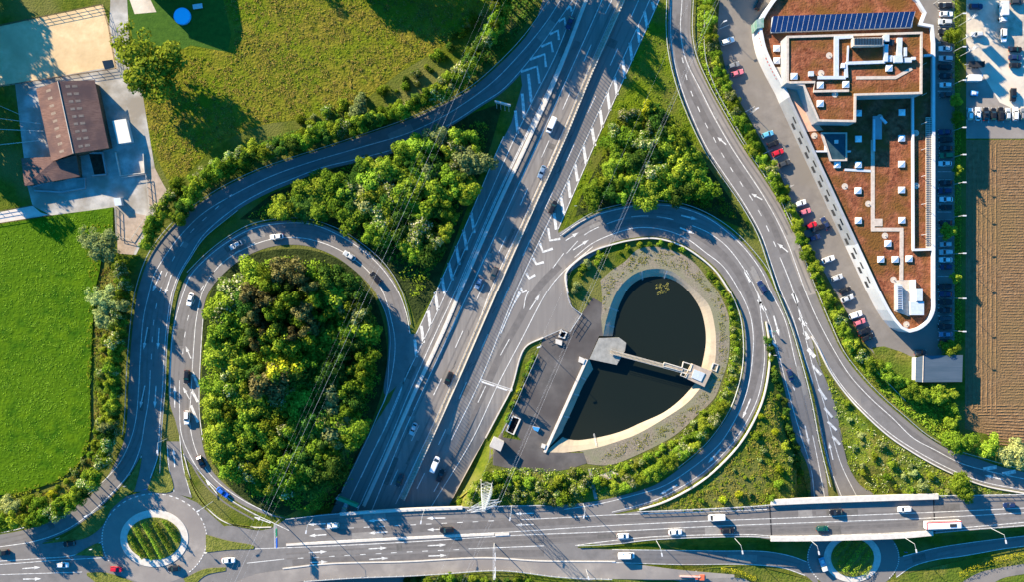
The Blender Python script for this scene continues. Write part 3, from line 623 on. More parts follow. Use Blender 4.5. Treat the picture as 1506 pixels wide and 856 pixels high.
# wheel tracks and patched repairs, faintly darker or paler than the asphalt they lie on
m_track = mat('wheel_track', (.135, .125, .118), (.185, .170, .160), scale=.5, c3=(.17, .155, .145), scale3=.05)
m_patch1 = mat('asphalt_repair', (.105, .098, .092), (.15, .14, .13), scale=.6)
m_patch2 = mat('pale_repair', (.21, .195, .18), (.27, .25, .23), scale=.6)
LANES = [([(883, 10), (840, 105), (790, 215), (730, 345), (670, 475), (600, 625), (552, 745)], None, .0545), ([(905, 10), (862, 105), (812, 215), (754, 345), (690, 480), (640, 590), (568, 745)], None, .0545),
 ([(936, 30), (892, 125), (842, 236), (784, 360), (724, 490), (680, 585), (636, 680)], None, .0545), ([(913, 30), (870, 125), (820, 236), (762, 360), (703, 490), (656, 590), (610, 690)], None, .0545), ([(855, 10), (812, 105), (765, 200), (707, 320), (655, 440), (600, 560), (556, 660), (515, 750)], None, .0545),
 ([(834, 0), (812, 34), (780, 74), (735, 115), (690, 145), (640, 168), (560, 205), (480, 235), (400, 263), (340, 292), (292, 332), (262, 376), (243, 425), (233, 480), (229, 540)], None, .0555), ([(310, 325), (275, 352), (246, 392), (228, 430), (218, 475), (213, 530), (211, 590), (200, 650), (165, 705), (110, 752), (50, 785), (0, 798)], None, .0555),
 ([(590, 470), (570, 412), (545, 388), (505, 358), (460, 340), (415, 338), (360, 352), (320, 380), (288, 415), (272, 460), (262, 520), (257, 590)], None, .0595), ([(296, 440), (281, 480), (276, 540), (272, 600), (276, 655), (296, 700), (330, 735), (375, 762)], None, .0595),
 ([(845, 345), (880, 328), (920, 314), (970, 310), (1010, 318), (1045, 332), (1078, 358), (1106, 394), (1126, 440), (1146, 490), (1160, 540), (1174, 592), (1188, 650), (1203, 715)], None, .0635),
 ([(430, 771), (600, 762), (751, 760)], 0, ZD + .0095), ([(480, 794), (600, 785)], 0, ZD + .0095), ([(421, 819), (600, 807), (751, 799), (900, 791), (1041, 785), (1200, 779), (1376, 770), (1506, 762)], 0, ZD + .0095), ([(800, 754), (900, 767), (1041, 761), (1200, 755), (1376, 748), (1506, 741)], 0, ZD + .0095),
 ([(1010, 0), (1009, 50), (1016, 90), (1038, 135), (1062, 180), (1092, 230), (1118, 268), (1142, 306), (1162, 345), (1178, 385), (1196, 430)], None, .0712), ([(1155, 400), (1172, 440), (1190, 490), (1203, 540)], None, .0672), ([(1198, 640), (1186, 590), (1172, 535), (1156, 480)], None, .0672),
 ([(900, 819), (1051, 821), (1126, 823), (1180, 835)], None, .0755), ([(1330, 829), (1400, 812), (1506, 797)], None, .0795)]
pr_ = random.Random(12); pa, pb, tk = MB(), MB(), MB(); npatch = 0
for li, (pts, fl, of) in enumerate(LANES):
    of += li * .00025
    w3 = path3(pts, of, fl)
    for d in (-.85, .85): strip(tk, offset_path(w3, d), .55)
    r = resample(w3, 1.0)
    for k in range(max(1, len(r) // 45)):
        i = pr_.randrange(0, max(1, len(r) - 14)); n = pr_.randrange(3, 13); npatch += 1; strip(pr_.choice((pa, pb)), [(p[0], p[1], p[2] + .0055 + npatch * .00016) for p in offset_path(r[i:i + n], pr_.uniform(-.6, .6))], pr_.choice((1.2, 2.4, 3.0)))
structure(tk.build('wheel_tracks', m_track)); structure(pa.build('asphalt_repairs', m_patch1)); structure(pb.build('asphalt_repairs', m_patch2))
# tar joints and repairs in the asphalt
m_tar = mat('tar', (.03, .03, .032))
m1 = MB()
for a, b in (((1132, 744), (1135, 792)), ((1373, 731), (1375, 786))): seg(m1, a, b, .5, off=ZD + .015, flat=0)
m1.build('expansion_joint', m_tar)['kind'] = 'structure'
m1 = MB()
jr = random.Random(5)
for i in range(26):
    a = (jr.uniform(640, 860), 0); t = jr.uniform(80, 560)
    x = interp(t, [(0, 900), (560, 640)]) + jr.uniform(-10, 70); ln = jr.uniform(6, 18)
    q = [(x, t)]
    for k in range(4): q.append((q[-1][0] + ln / 4 * jr.uniform(-.9, .3), q[-1][1] + ln / 4 * jr.uniform(.3, 1.2)))
    line(m1, q, .10, off=.075)
m1.build('crack_seal', m_tar)['kind'] = 'structure'
# darker resurfaced lanes on the deck and ramps
sheet('resurfaced_lane', [[(360, 842), (400, 829), (480, 823), (600, 815), (690, 811)], [(690, 820), (600, 825), (480, 829), (400, 838), (364, 852)]], asph_dark, ZD + .012, flat=0) if False else None
m_lane = mat('worn_lane', (.125, .115, .11), (.165, .150, .142), scale=.4)
for q, wd, fl, of in (([(480, 785), (600, 779), (751, 771), (900, 764), (1041, 758), (1200, 752)], 2.7, 0, ZD + .008), ([(560, 805), (751, 796), (900, 789), (1041, 783), (1200, 777.5), (1350, 771)], 2.7, 0, ZD + .008), ([(430, 829), (600, 820.5), (700, 816), (800, 814)], 2.4, 0, ZD + .008),
                      ([(1000, 20), (995, 60), (1003, 100), (1020, 140), (1046, 190), (1080, 244), (1110, 287), (1136, 330), (1152, 372)], 2.2, None, .0705), ([(895, 334), (935, 325), (975, 327), (1012, 338), (1050, 362), (1085, 400), (1104, 440), (1114, 480), (1116, 520), (1108, 565), (1094, 605), (1070, 648)], 2.4, None, .0655),
                      ([(823, 390), (790, 425), (760, 478), (742, 510), (712, 575), (680, 640), (640, 720)], 2.6, None, .0535), ([(600, 612), (640, 522), (680, 432), (740, 300), (790, 190), (850, 60)], 2.2, None, .0535),
                      ([(1165, 440), (1176, 480), (1189, 530), (1204, 590), (1217, 650), (1230, 700)], 2.3, None, .0705), ([(1185, 400), (1202, 445), (1225, 490), (1258, 540), (1300, 583), (1340, 620), (1390, 655), (1450, 680)][:0] or [(1176, 420), (1195, 460), (1215, 500), (1245, 547), (1285, 590), (1330, 630), (1385, 668), (1450, 700)], 1.9, None, .0705)):
    mb = MB(); strip(mb, path3(q, of, fl), wd); structure(mb.build('worn_lane', m_lane))
# ------------------------------------------------------------------ barriers, rails, fences, kerbs
def rail(name, pts, label, cat='guardrail', off=.05, flat=None, h=.75, m=None, post=4.0, beam=.30, sm=True, group=None, nb=1):
    w3 = path3(pts, off, flat, 4, sm); root = empty(name, w3[0], 0, label, cat, group)
    inv = Vector(w3[0]); loc = [tuple(Vector(p) - inv) for p in w3]
    mb = MB()
    for k in range(nb):
        z1 = h - k * (h / nb if nb > 1 else 0); bar3(mb, loc, .12 if nb == 1 else .09, z1 - beam, z1)
    mb.build('beam', m or metal, root)
    ln = sum(math.dist(a, b) for a, b in zip(loc, loc[1:]))
    mb = MB(); mb.box((0, 0, (h - .05) / 2 - .1), (.14, .14, h + .1)); pm = None
    for p in resample(loc, max(post, ln / 96)):
        if pm is None: o = mb.build('post', m or metal, root); pm = o.data
        else: o = bpy.data.objects.new('post', pm); col.objects.link(o); o.parent = root
        o.location = p
    return root
def solid(name, pts, label, cat, width, h, m, off=.05, flat=None, sm=True):
    mb = MB(); bar3(mb, path3(pts, off, flat, 4, sm), width, -.25, h)
    return tag(mb.build(name, m), label, cat)
m_para = mat('parapet_concrete', (.50, .46, .41), (.62, .57, .51), scale=.7)
m_med = mat('median_gravel', (.30, .26, .20), (.52, .46, .38), scale=2.2, bump=.1)
MED = [(931, -40), (908, 10), (868, 98), (831, 215), (777, 323), (734, 421), (684, 530), (633, 641), (598, 715), (584, 745)]
MEDc = [(912 + 8, -8), (905, 24), (866, 108), (826, 200), (780, 306), (732, 414), (682, 522), (633, 628), (600, 700), (584, 745)]
med_pts = [(924, -30), (910, 12), (872, 96), (826, 205), (780, 308), (731, 415), (680, 552), (632, 650), (590, 742)]
MEDL = [(928, -30), (907, 18), (868, 106), (829, 201), (781, 308), (734, 414), (668, 566), (634, 642), (592, 735)]
solid('median_strip', MEDL, 'gravel filled concrete strip down the middle of the motorway', 'median', 1.9, .22, m_med)
root = empty('median_barrier', P(*MEDL[0]), 0, 'tall slatted anti glare barrier on the motorway median throwing comb shadows', 'barrier')
inv = Vector(root.location)
w3 = [tuple(Vector(p) - inv) for p in offset_path(path3(MEDL, .2), .75)]
mb = MB(); bar3(mb, w3, .35, -.1, 1.15); mb.build('concrete_wall', m_para, root)
mb = MB()
pts_ = resample(w3, 1.15)
for a, b in zip(pts_, pts_[1:]):
    ang = math.atan2(b[1] - a[1], b[0] - a[0]) + R(90)
    mb.box((a[0], a[1], a[2] + 1.9), (.42, .12, 1.9), ang)
mb.build('slat_screen', m_para, root)
rail('guardrail', [(a - 4, b - 2) for a, b in MEDL], 'steel guardrail along the left edge of the motorway median')
COLL = [(872, -30), (859, 2), (819, 106), (772, 212), (731, 300), (675, 428), (650, 487), (606, 582), (575, 652), (533, 745)]
solid('divider_strip', [(p[0] + 2, p[1]) for p in COLL], 'pale concrete strip between the left motorway lanes and the side lane', 'divider', 1.3, .25, m_para)
rail('guardrail', [(p[0] + 3, p[1] + 1) for p in COLL], 'steel guardrail on the pale strip beside the left side lane', h=1.1, off=.25, beam=.5)
rail('guardrail', [(a - 3, b - 1) for a, b in A_out[:22]], 'outer guardrail of the shaded left ramp along the hedge', off=.0)
rail('guardrail', [(350, 309), (300, 351), (281, 379), (267, 402), (257, 431), (249, 480), (245.5, 530), (244, 571), (241, 606), (238, 645), (236, 696)], 'guardrail between the shaded left ramp and the loop road', off=.06)
rail('guardrail', [(276, 400), (303, 373), (335, 348), (373, 328), (426, 320), (461, 323), (503, 338.5), (536, 360), (564, 385), (585, 415), (597, 446), (604, 478)], 'outer guardrail round the top of the left loop', off=.0)
rail('guardrail', [(555, 434), (568, 462), (574, 495), (572.5, 530), (568, 581), (558, 606), (541, 645), (503, 724)], 'guardrail between the loop wood and its right leg', off=.03)
rail('guardrail', [(824, 343), (852, 323), (879, 309), (900, 303), (938, 296), (975, 295), (1007, 300), (1042, 314), (1078, 338), (1104, 364), (1130, 398), (1142, 428)], 'outer guardrail round the top of the pond loop', off=.03)
solid('noise_wall', [(835, 432), (832, 402), (851, 381), (875, 367), (900, 359), (925, 353), (963, 350), (1000, 360), (1029, 378), (1053, 400), (1074, 431)], 'low tan concrete wall inside the upper half of the pond loop', 'wall', .5, 1.0, m_para, off=.03)
rail('guardrail', [(1074, 431), (1087, 463), (1092, 500), (1091, 538), (1084, 571), (1072, 603), (1044, 645), (1022, 667), (996, 688)], 'tall steel barrier inside the right side of the pond loop', h=1.5, off=.03, beam=.7)
solid('kerb_wall', [(1126, 474), (1131, 505), (1131, 537), (1123, 583), (1110, 616), (1090, 650), (1064, 680), (1029, 710), (978, 738), (940, 750)], 'white concrete kerb wall outside the lower right of the pond loop', 'wall', .45, .8, m_para, off=.04)
rail('guardrail', [(1142, 430), (1162, 480), (1177, 530), (1192, 588), (1204, 650), (1214, 692), (1220, 716)], 'double steel barrier between the two right hand branch roads', h=1.3, off=.07, beam=.6)
rail('guardrail', [(980, -30), (980, 0), (979, 38), (982, 75), (992, 119), (1008, 164), (1033, 217), (1058, 256), (1088, 299), (1113, 344), (1128, 387), (1142, 428)], 'steel barrier along the left edge of the slip road beside the grass wedge', h=1.1, off=.03, beam=.5)
rail('guardrail', [(1020, -30), (1019, 0), (1018, 50), (1024, 82), (1043, 125), (1063, 162), (1094, 214), (1123, 257), (1148, 297), (1168, 340), (1183, 382), (1202, 431), (1222, 479), (1240, 517), (1270, 556), (1297, 584), (1328, 611), (1364, 641), (1402, 661), (1440, 673), (1506, 692)], 'long guardrail between the slip road and the parking hedge', off=.03, h=.9)
rail('wire_fence', [(1037, -20), (1035, 40), (1037, 85), (1050, 126), (1073, 170), (1100, 218), (1130, 262), (1156, 305), (1180, 360), (1200, 410), (1222, 455), (1250, 500), (1290, 548), (1330, 590)], 'thin wire fence running through the hedge beside the slip road', 'fence', off=.03, h=1.2, beam=.06, nb=2)
solid('kerb_wall', [(1193, 496), (1201, 509), (1221, 548), (1246, 583), (1274, 613), (1309, 644), (1342, 666), (1377, 686), (1414, 703), (1452, 716), (1506, 726)], 'pale kerb wall along the lower edge of the right slip road', 'wall', .45, .55, m_para, off=.03)
solid('kerb_wall', [(714, 645), (735, 605), (752, 572), (772, 512), (799, 497)], 'low kerb wall between the motorway and the verge by the dark forecourt', 'wall', .4, .5, m_para, off=.03)
rail('wire_fence', [(791, 522), (775.5, 555.7), (753.6, 605), (738, 637)], 'fence along the left side of the dark forecourt', 'fence', h=1.6, beam=.06, nb=3)
root = rail('gate_fence', [(855.5, 462), (837.6, 489)], 'long sliding gate with a grid frame across the forecourt entrance', 'gate', h=1.8, beam=.08, nb=3, post=2.0)
rail('wire_fence', [(826, 485), (799, 497)], 'short fence beside the forecourt gate', 'fence', h=1.6, beam=.06, nb=3, post=2)
rail('wire_fence', [(855.5, 462), (841, 452), (834, 432), (833, 404)], 'fence curving round the small verge above the forecourt gate', 'fence', h=1.5, beam=.06, nb=3, post=2)
# bridge railings
root = rail('bridge_railing', [(421, 763.5), (486, 756.5), (600, 749.5), (700, 745.5), (801, 743)], 'steel railing on the upper edge of the bridge left of the pond loop', 'railing', off=ZD, flat=0, h=1.3, beam=.12, nb=2, post=2.5, m=metal)
solid('bridge_parapet', [(500, 756.5), (600, 750.2), (680, 747.2)], 'pale parapet where the bridge crosses over the motorway, upper side', 'parapet', 1.1, .55, m_para, off=ZD, flat=0)
rail('bridge_railing', [(938, 752.5), (1013, 749.5), (1108, 744.5), (1132, 742.5)], 'railing on the upper bridge edge between pond loop and right underpass', 'railing', off=ZD, flat=0, h=1.3, beam=.14, nb=2, post=2.5)
solid('bridge_parapet', [(1133, 739), (1200, 736), (1378, 730)], 'wide pale parapet over the right underpass, upper side', 'parapet', 1.9, 1.25, m_para, off=ZD, flat=0)
rail('bridge_railing', [(1380, 729), (1506, 727), (1620, 723)], 'railing on the upper bridge edge at the right end', 'railing', off=ZD, flat=0, h=1.3, beam=.14, nb=2, post=2.5)
solid('bridge_parapet', [(1133, 793), (1200, 792.5), (1326, 788.5), (1371, 784.5)], 'pale parapet over the right underpass, lower side', 'parapet', 1.6, .8, m_para, off=ZD, flat=0)
rail('guardrail', [(850, 803), (900, 800.5), (965, 793.5), (1108, 789.5), (1132, 791)], 'guardrail on the lower bridge edge above the lower slip road', off=ZD, flat=0)
rail('guardrail', [(1374, 784), (1426, 779), (1506, 773), (1600, 765)], 'guardrail on the lower bridge edge at the far right', off=ZD, flat=0)
rail('bridge_railing', [(448, 855), (520, 850), (600, 847), (650, 844), (736, 839), (826, 849), (900, 852)], 'long railing along the bottom pavement of the bridge', 'railing', off=ZD, flat=0, h=1.2, beam=.1, nb=2, post=2.5)
solid('bridge_kerb', [(416, 837), (480, 830), (600, 826.5), (713, 821), (793, 825.5), (905, 826.5)], 'raised pale kerb between bridge lanes and bottom pavement', 'kerb', .45, .2, m_para, off=ZD, flat=0)
solid('traffic_island', [(728, 787.3), (749, 786)], 'narrow raised island with rounded ends between the bridge carriageways', 'island', .9, .22, m_para, off=ZD, flat=0, sm=False)
solid('bridge_kerb', [(421, 802), (480, 799), (600, 792.5), (727, 786.5)], 'low pale median between the bridge carriageways at left', 'kerb', .8, .16, m_para, off=ZD, flat=0)
solid('bridge_kerb', [(399, 776), (372, 776), (330, 768), (300, 742), (284, 716), (270, 668)], 'kerb on the inner side of the left loop approach', 'kerb', .35, .16, m_para, off=.06)
# islands of the junctions
def island(name, pts, label, m, h=.16, off=.06, parent=None, flat=None):
    w3 = [P(a, b, off, flat) for a, b in ring([pts])] if not isinstance(pts[0], list) else [P(a, b, off, flat) for a, b in ring(pts)]
    vs, fs = cdt([p[:2] for p in w3], 0, None); mb = MB()
    z0 = min(p[2] for p in w3) + h
    mb.v = [(v.x, v.y, z0) for v in vs]; mb.f = [tuple(f) for f in fs]; mb.m = [0] * len(fs)
    for i in range(len(w3)):
        a, b = w3[i], w3[(i + 1) % len(w3)]; mb.quad((a[0], a[1], z0 - .5), (b[0], b[1], z0 - .5), (b[0], b[1], z0), (a[0], a[1], z0))
    o = mb.build(name, m, parent)
    if label: tag(o, label, 'island')
    return o
m_isl = mat('island_grass', (.10, .12, .02), (.19, .19, .045), scale=.6, bump=.3, bscale=1.8)
for nm, pts, lb in (('grass_island', [[(198, 722), (205, 694), (208, 674), (190, 704), (164, 735), (128, 768), (94, 790), (62, 800), (94, 797), (126, 792), (149, 776), (163, 751), (180, 735), (198, 722)]], 'long crescent of shaded grass between the left ramp and the roundabout'),
                    ('grass_island', [(242, 648), (247, 686), (254, 722), (218, 721), (224, 704), (235, 672)], 'triangular grass island directly above the hedged roundabout'),
                    ('grass_island', [[(270, 676), (284, 712), (306, 742), (332, 766), (372, 776), (382, 780)], [(382, 780), (340, 772), (310, 752), (284, 728), (272, 700)]], 'thin dry grass island between the roundabout exit and the left loop'),
                    ('grass_island', [(303, 787), (335, 796), (374, 804), (374, 807), (340, 809), (303, 813)], 'small wedge of grass right of the hedged roundabout'),
                    ('grass_island', [(110, 817), (147, 800), (152, 819)], 'small triangular splitter island left of the hedged roundabout'),
                    ('grass_island', [[(128, 843), (155, 843), (190, 854), (215, 866)], [(200, 880), (160, 870), (128, 847)]], 'grass strip below the hedged roundabout at the bottom left'),
                    ('grass_island', [[(270, 852), (300, 838), (332, 835)], [(332, 840), (300, 848), (280, 870)]], 'grass sliver on the lower right rim of the hedged roundabout')):
    island(nm, pts, lb, m_isl)
# flat prism of the roundabouts' centres
def centre(cx, cy, arx, ary, grx, gry, hedges, label, off):
    root = empty('roundabout_island', P(cx, cy, off), 0, label, 'island')
    inv = Vector(root.location); mbs = MB()
    w3 = [P(cx + arx * math.cos(t / 36 * math.pi), cy - ary * math.sin(t / 36 * math.pi), off) for t in range(72)]
    z = w3[0][2]
    mbs.prism([(p[0] - inv.x, p[1] - inv.y) for p in w3], -.5, .14); mbs.build('apron', m_para, root)
    w3 = [P(cx + grx * math.cos(t / 36 * math.pi), cy - gry * math.sin(t / 36 * math.pi), off) for t in range(72)]
    mbs = MB(); mbs.prism([(p[0] - inv.x, p[1] - inv.y) for p in w3], -.3, .3); mbs.build('lawn_disc', m_isl, root)
    return root
centre(227, 792.5, 50, 42, 39.5, 31, None, 'oval island with five diagonal hedges in the left roundabout', .075)
centre(1253.5, 821, 42, 36, 31.5, 28, None, 'oval island with diagonal hedges in the roundabout beneath the bridge', .09)

# ------------------------------------------------------------------ vegetation
LM = {
 'green':  leafmat('leaf_green', (0.085, 0.150, 0.011), (0.215, 0.305, 0.026)),
 'bright': leafmat('leaf_bright', (0.120, 0.205, 0.014), (0.290, 0.370, 0.036)),
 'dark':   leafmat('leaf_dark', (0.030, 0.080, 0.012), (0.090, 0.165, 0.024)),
 'brown':  leafmat('leaf_brown', (0.095, 0.092, 0.026), (0.215, 0.195, 0.070)),
 'silver': leafmat('leaf_silver', (0.165, 0.210, 0.063), (0.360, 0.392, 0.138)),
 'blossom': leafmat('leaf_blossom', (0.075, 0.133, 0.016), (0.180, 0.252, 0.034), (0.520, 0.500, 0.290), .22),
 'yellow': leafmat('leaf_yellow', (.200, .250, .010), (.400, .410, .025)),
 'straw': leafmat('leaf_straw', (.130, .130, .020), (.300, .260, .060)),
}
m_bark = mat('bark', (.06, .045, .03), (.11, .085, .06), scale=4)
def leaf(mb, c, n, s, rr):
    n = Vector(n); t = n.orthogonal().normalized(); b = n.cross(t); a = rr.uniform(0, 6.28)
    u = (t * math.cos(a) + b * math.sin(a)) * s; v = (b * math.cos(a) - t * math.sin(a)) * s * rr.uniform(.5, .9)
    c = Vector(c); mb.quad(tuple(c - u), tuple(c - v), tuple(c + u), tuple(c + v))
def crown_mb(seed, nclump=44, per=88, ls=.078, cz=1.4, vz=1.1, spread=.34, rough=.38, dome=False):
    rr = random.Random(seed); mb = MB()
    # uneven outline: a few big lobes push the surface in and out
    lob = [(rr.uniform(0, 6.28), rr.uniform(.2, .5)) for _ in range(4)]
    for i in range(nclump):
        th = rr.uniform(0, 6.283); cu = rr.uniform(-.35 if not dome else 0, 1.0); su = math.sqrt(max(0, 1 - cu * cu))
        f = 1 + sum(a * math.cos((k + 2) * (th - p)) for k, (p, a) in enumerate(lob)) * .5
        d = rr.uniform(.50, .86) * f
        c = Vector((su * math.cos(th) * d, su * math.sin(th) * d, cu * d * vz)); r = spread * rr.uniform(.7, 1.35)
        for k in range(int(per * (r / spread) ** 2)):
            n = Vector((rr.gauss(0, 1), rr.gauss(0, 1), rr.gauss(.35, 1))).normalized()
            p = c + n * r * rr.uniform(.72, 1.06)
            nn = (n + Vector((rr.gauss(0, rough), rr.gauss(0, rough), rr.gauss(0, rough)))).normalized()
            leaf(mb, (p.x, p.y, p.z + cz), nn, ls * rr.uniform(.6, 1.35), rr)
    return mb
def trunk_mb(seed):
    rr = random.Random(seed); mb = MB(); mb.tube((0, 0, -.1), (0, 0, 1.2), .075, .05, 8)
    for i in range(6):
        a = rr.uniform(0, 6.28); mb.tube((0, 0, rr.uniform(.6, 1.0)), (math.cos(a) * .5, math.sin(a) * .5, rr.uniform(1.3, 1.9)), .035, .012, 5)
    return mb
def raw_mesh(mb, name, m):
    me = bpy.data.meshes.new(name); me.from_pydata(mb.v, [], mb.f); me.materials.append(m); return me
crowns = [raw_mesh(crown_mb(s), 'crown', LM['green']) for s in (11, 12, 13, 14)] + [raw_mesh(crown_mb(19, 90, 60, .05, spread=.2), 'crown', LM['green'])]
domes = [raw_mesh(crown_mb(s, 26, 46, .10, cz=.15, vz=.9, spread=.36, dome=True), 'shrub', LM['green']) for s in (21, 22, 23)]
trunk = raw_mesh(trunk_mb(1), 'trunk', m_bark)
MESH = {}
def cmesh(lst, i, kind):
    k = (id(lst), i, kind)
    if k not in MESH:
        me = lst[i].copy(); me.materials.clear(); me.materials.append(LM[kind]); MESH[k] = me
    return MESH[k]
WORDS = {'green': 'leafy green', 'bright': 'bright fresh green', 'dark': 'dark green', 'brown': 'brownish olive', 'silver': 'pale silvery green', 'blossom': 'cream blossoming', 'yellow': 'yellow green'}
def tree(px, py, rpx, h, kind, where, group=None, big=False, seen=.62, label=None, nm=('broadleaf_tree', 'tree', 'trunk')):
    x, y, z = P(px, py, h * seen); z = hgt(x, y)
    root = bpy.data.objects.new(nm[0], None); col.objects.link(root); root.location = (x, y, z)
    r = rpx * S; root.scale = (r, r, h / 2.5); root.rotation_euler = (0, 0, rnd.uniform(0, 6.28)); root.empty_display_size = .2
    tag(root, label or (WORDS[kind] + ' ' + nm[1] + ' ' + where), nm[1], group or (nm[1] + ' row ' + where))
    for me, pn in ((cmesh(crowns, 4 if big else rnd.randrange(4), kind), 'crown'), (trunk, nm[2])):
        o = bpy.data.objects.new(pn, me); col.objects.link(o); o.parent = root
    return root
def shrub(px, py, rpx, kind, where, h=None, group=None, label=None, off=0):
    x, y, z = P(px, py, .5); r = rpx * S
    o = bpy.data.objects.new('shrub', cmesh(domes, rnd.randrange(3), kind)); col.objects.link(o); o.location = (x, y, hgt(x, y) + off)
    o.scale = (r, r, (h or r * 1.5) / 1.25); o.rotation_euler = (0, 0, rnd.uniform(0, 6.28))
    return tag(o, label or (WORDS[kind] + ' shrub ' + where), 'shrub', group or ('shrubs ' + where))
def fill(poly, sp, fn, seed, jit=.33):
    rr = random.Random(seed); poly = ring([poly]) if not isinstance(poly, list) or not isinstance(poly[0], list) else ring(poly)
    x0 = min(p[0] for p in poly); x1 = max(p[0] for p in poly); y0 = min(p[1] for p in poly); y1 = max(p[1] for p in poly)
    y = y0; k = 0
    while y < y1:
        x = x0 + (sp / 2 if k % 2 else 0)
        while x < x1:
            p = (x + rr.uniform(-jit, jit) * sp, y + rr.uniform(-jit, jit) * sp)
            if inside(p, poly): fn(p[0], p[1], rr)
            x += sp
        y += sp * .87; k += 1
def pick(rr, tab):
    t = rr.random() * sum(w_ for _, w_ in tab)
    for k, w_ in tab:
        t -= w_
        if t <= 0: return k
    return tab[-1][0]
# wood inside the left loop
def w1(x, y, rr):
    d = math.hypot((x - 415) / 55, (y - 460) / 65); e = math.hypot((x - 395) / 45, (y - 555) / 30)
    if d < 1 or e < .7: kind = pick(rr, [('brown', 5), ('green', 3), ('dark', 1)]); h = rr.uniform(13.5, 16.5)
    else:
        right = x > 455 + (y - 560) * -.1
        kind = pick(rr, [('green', 5), ('dark', 5), ('silver', 1)] if right else [('green', 5), ('bright', 4), ('blossom', 1.2)])  # darker leaf kinds on the right half paint in its shade
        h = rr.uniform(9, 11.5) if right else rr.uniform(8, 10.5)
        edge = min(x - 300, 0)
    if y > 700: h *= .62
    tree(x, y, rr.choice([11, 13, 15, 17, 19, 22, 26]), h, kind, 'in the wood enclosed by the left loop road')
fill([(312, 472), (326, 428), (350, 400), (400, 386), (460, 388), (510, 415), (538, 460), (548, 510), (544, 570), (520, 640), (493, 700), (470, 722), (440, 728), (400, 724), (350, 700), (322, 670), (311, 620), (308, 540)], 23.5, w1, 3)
tree(418, 540, 24, 15, 'yellow', 'in the wood enclosed by the left loop road', group='brightest trees', label='large bright yellow green tree standing mid wood inside the left loop')
# triangular wood between ramp and loop
def w2(x, y, rr):
    kind = pick(rr, [('green', 5), ('bright', 3), ('blossom', 2), ('dark', 2), ('silver', .6)])
    h = rr.uniform(7, 9.3) if x > 590 else (rr.uniform(6.5, 8.5) if x > 490 else rr.uniform(4, 5.5))
    tree(x, y, rr.choice([10, 12, 15, 17, 20, 24]), h, kind, 'in the triangular wood left of the motorway')
fill([(385, 308), (440, 274), (500, 250), (560, 232), (620, 208), (690, 184), (712, 186), (712, 215), (690, 275), (660, 330), (636, 380), (618, 392), (600, 388), (580, 362), (540, 338), (500, 318), (450, 312)], 22.5, w2, 4)
# round wood between motorway and slip road
def w3f(x, y, rr):
    kind = pick(rr, [('bright', 4), ('green', 4), ('blossom', 5 if y < 215 else .6), ('yellow', .6), ('dark', 1)])
    tree(x, y, rr.choice([10, 12, 15, 18, 22]), rr.uniform(6, 8), kind, 'in the rounded wood between motorway and slip road')
fill([(905, 180), (930, 158), (965, 160), (990, 185), (1010, 222), (1035, 262), (1060, 290), (1058, 300), (1010, 292), (960, 286), (900, 294), (866, 302), (866, 282), (880, 240)], 21, w3f, 5)
# hedgerows
def row(pts, sp, fn, seed, jit=4):
    rr = random.Random(seed); q = resample([(a, b, 0) for a, b in smooth(pts, 2)], sp)
    for p in q: fn(p[0] + rr.uniform(-jit, jit), p[1] + rr.uniform(-jit, jit), rr)
def hedge_tree(where, kinds, r0, r1, h0, h1): return lambda x, y, rr: tree(x, y, rr.uniform(r0, r1), rr.uniform(h0, h1), pick(rr, kinds), where)
def hedge_bush(where, kinds, r0, r1, h0, h1): return lambda x, y, rr: tree(x, y, rr.uniform(r0, r1), rr.uniform(h0, h1), pick(rr, kinds), where, nm=('hedge_bush', 'bush', 'stem'))
def hedge_shrub(where, kinds, r0, r1): return lambda x, y, rr: shrub(x, y, rr.uniform(r0, r1), pick(rr, kinds), where)
K1 = [('green', 4), ('bright', 2), ('blossom', 2), ('dark', 2), ('silver', .7)]
row([(262, 318), (288, 275), (335, 243), (395, 222), (450, 205), (500, 190), (560, 172)], 13, hedge_tree('in the hedgerow above the left ramp', K1, 9, 13, 7.5, 9.5), 6)
row([(218, 360), (238, 310), (262, 272)], 12, hedge_tree('in the hedgerow above the left ramp', K1, 8, 12, 7, 9), 7)
row([(585, 162), (625, 148), (665, 118), (700, 80), (726, 40), (740, 5), (770, -40)], 12, hedge_tree('in the hedgerow between meadow and top ramp', K1, 9, 14, 9.5, 12), 8)
row([(560, 135), (600, 125), (640, 95), (680, 50), (705, 10)], 11, hedge_shrub('along the lower meadow edge', K1, 2.5, 10), 9, 9)
row([(440, 178), (500, 165), (540, 150)], 11, hedge_shrub('along the lower meadow edge', K1, 3, 10), 10, 9)
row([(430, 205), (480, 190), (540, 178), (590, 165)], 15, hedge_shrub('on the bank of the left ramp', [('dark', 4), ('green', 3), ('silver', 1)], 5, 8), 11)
row([(270, 300), (300, 262), (345, 232), (400, 215), (450, 200), (520, 182), (590, 158), (640, 135), (680, 100), (715, 55), (740, 20)], 12, hedge_bush('filling the hedgerow above the ramp', K1, 8, 12, 5, 7), 44)
row([(180, 395), (184, 430), (178, 470), (173, 520), (170, 560), (168, 600), (162, 640), (148, 680)], 11, hedge_bush('filling the row right of the green field', K1, 7, 10, 4.5, 6), 45)
tree(527, 157, 15, 6.5, 'silver', '', group='willows', label='round silvery tree above the ramp at the meadow corner')
tree(216, 98, 52, 15, 'bright', '', group='farm trees', big=True, label='huge bright green tree beside the riding arena and farm yard')
tree(146, 361, 28, 8, 'silver', '', group='willows', big=True, label='wide silvery willow at the corner of the left green field')
tree(155, 442, 24, 8, 'silver', '', group='willows', big=True, label='silvery willow cluster on the right edge of the green field')
tree(158, 470, 18, 6, 'silver', '', group='willows', label='smaller silvery willow just below the field edge cluster')
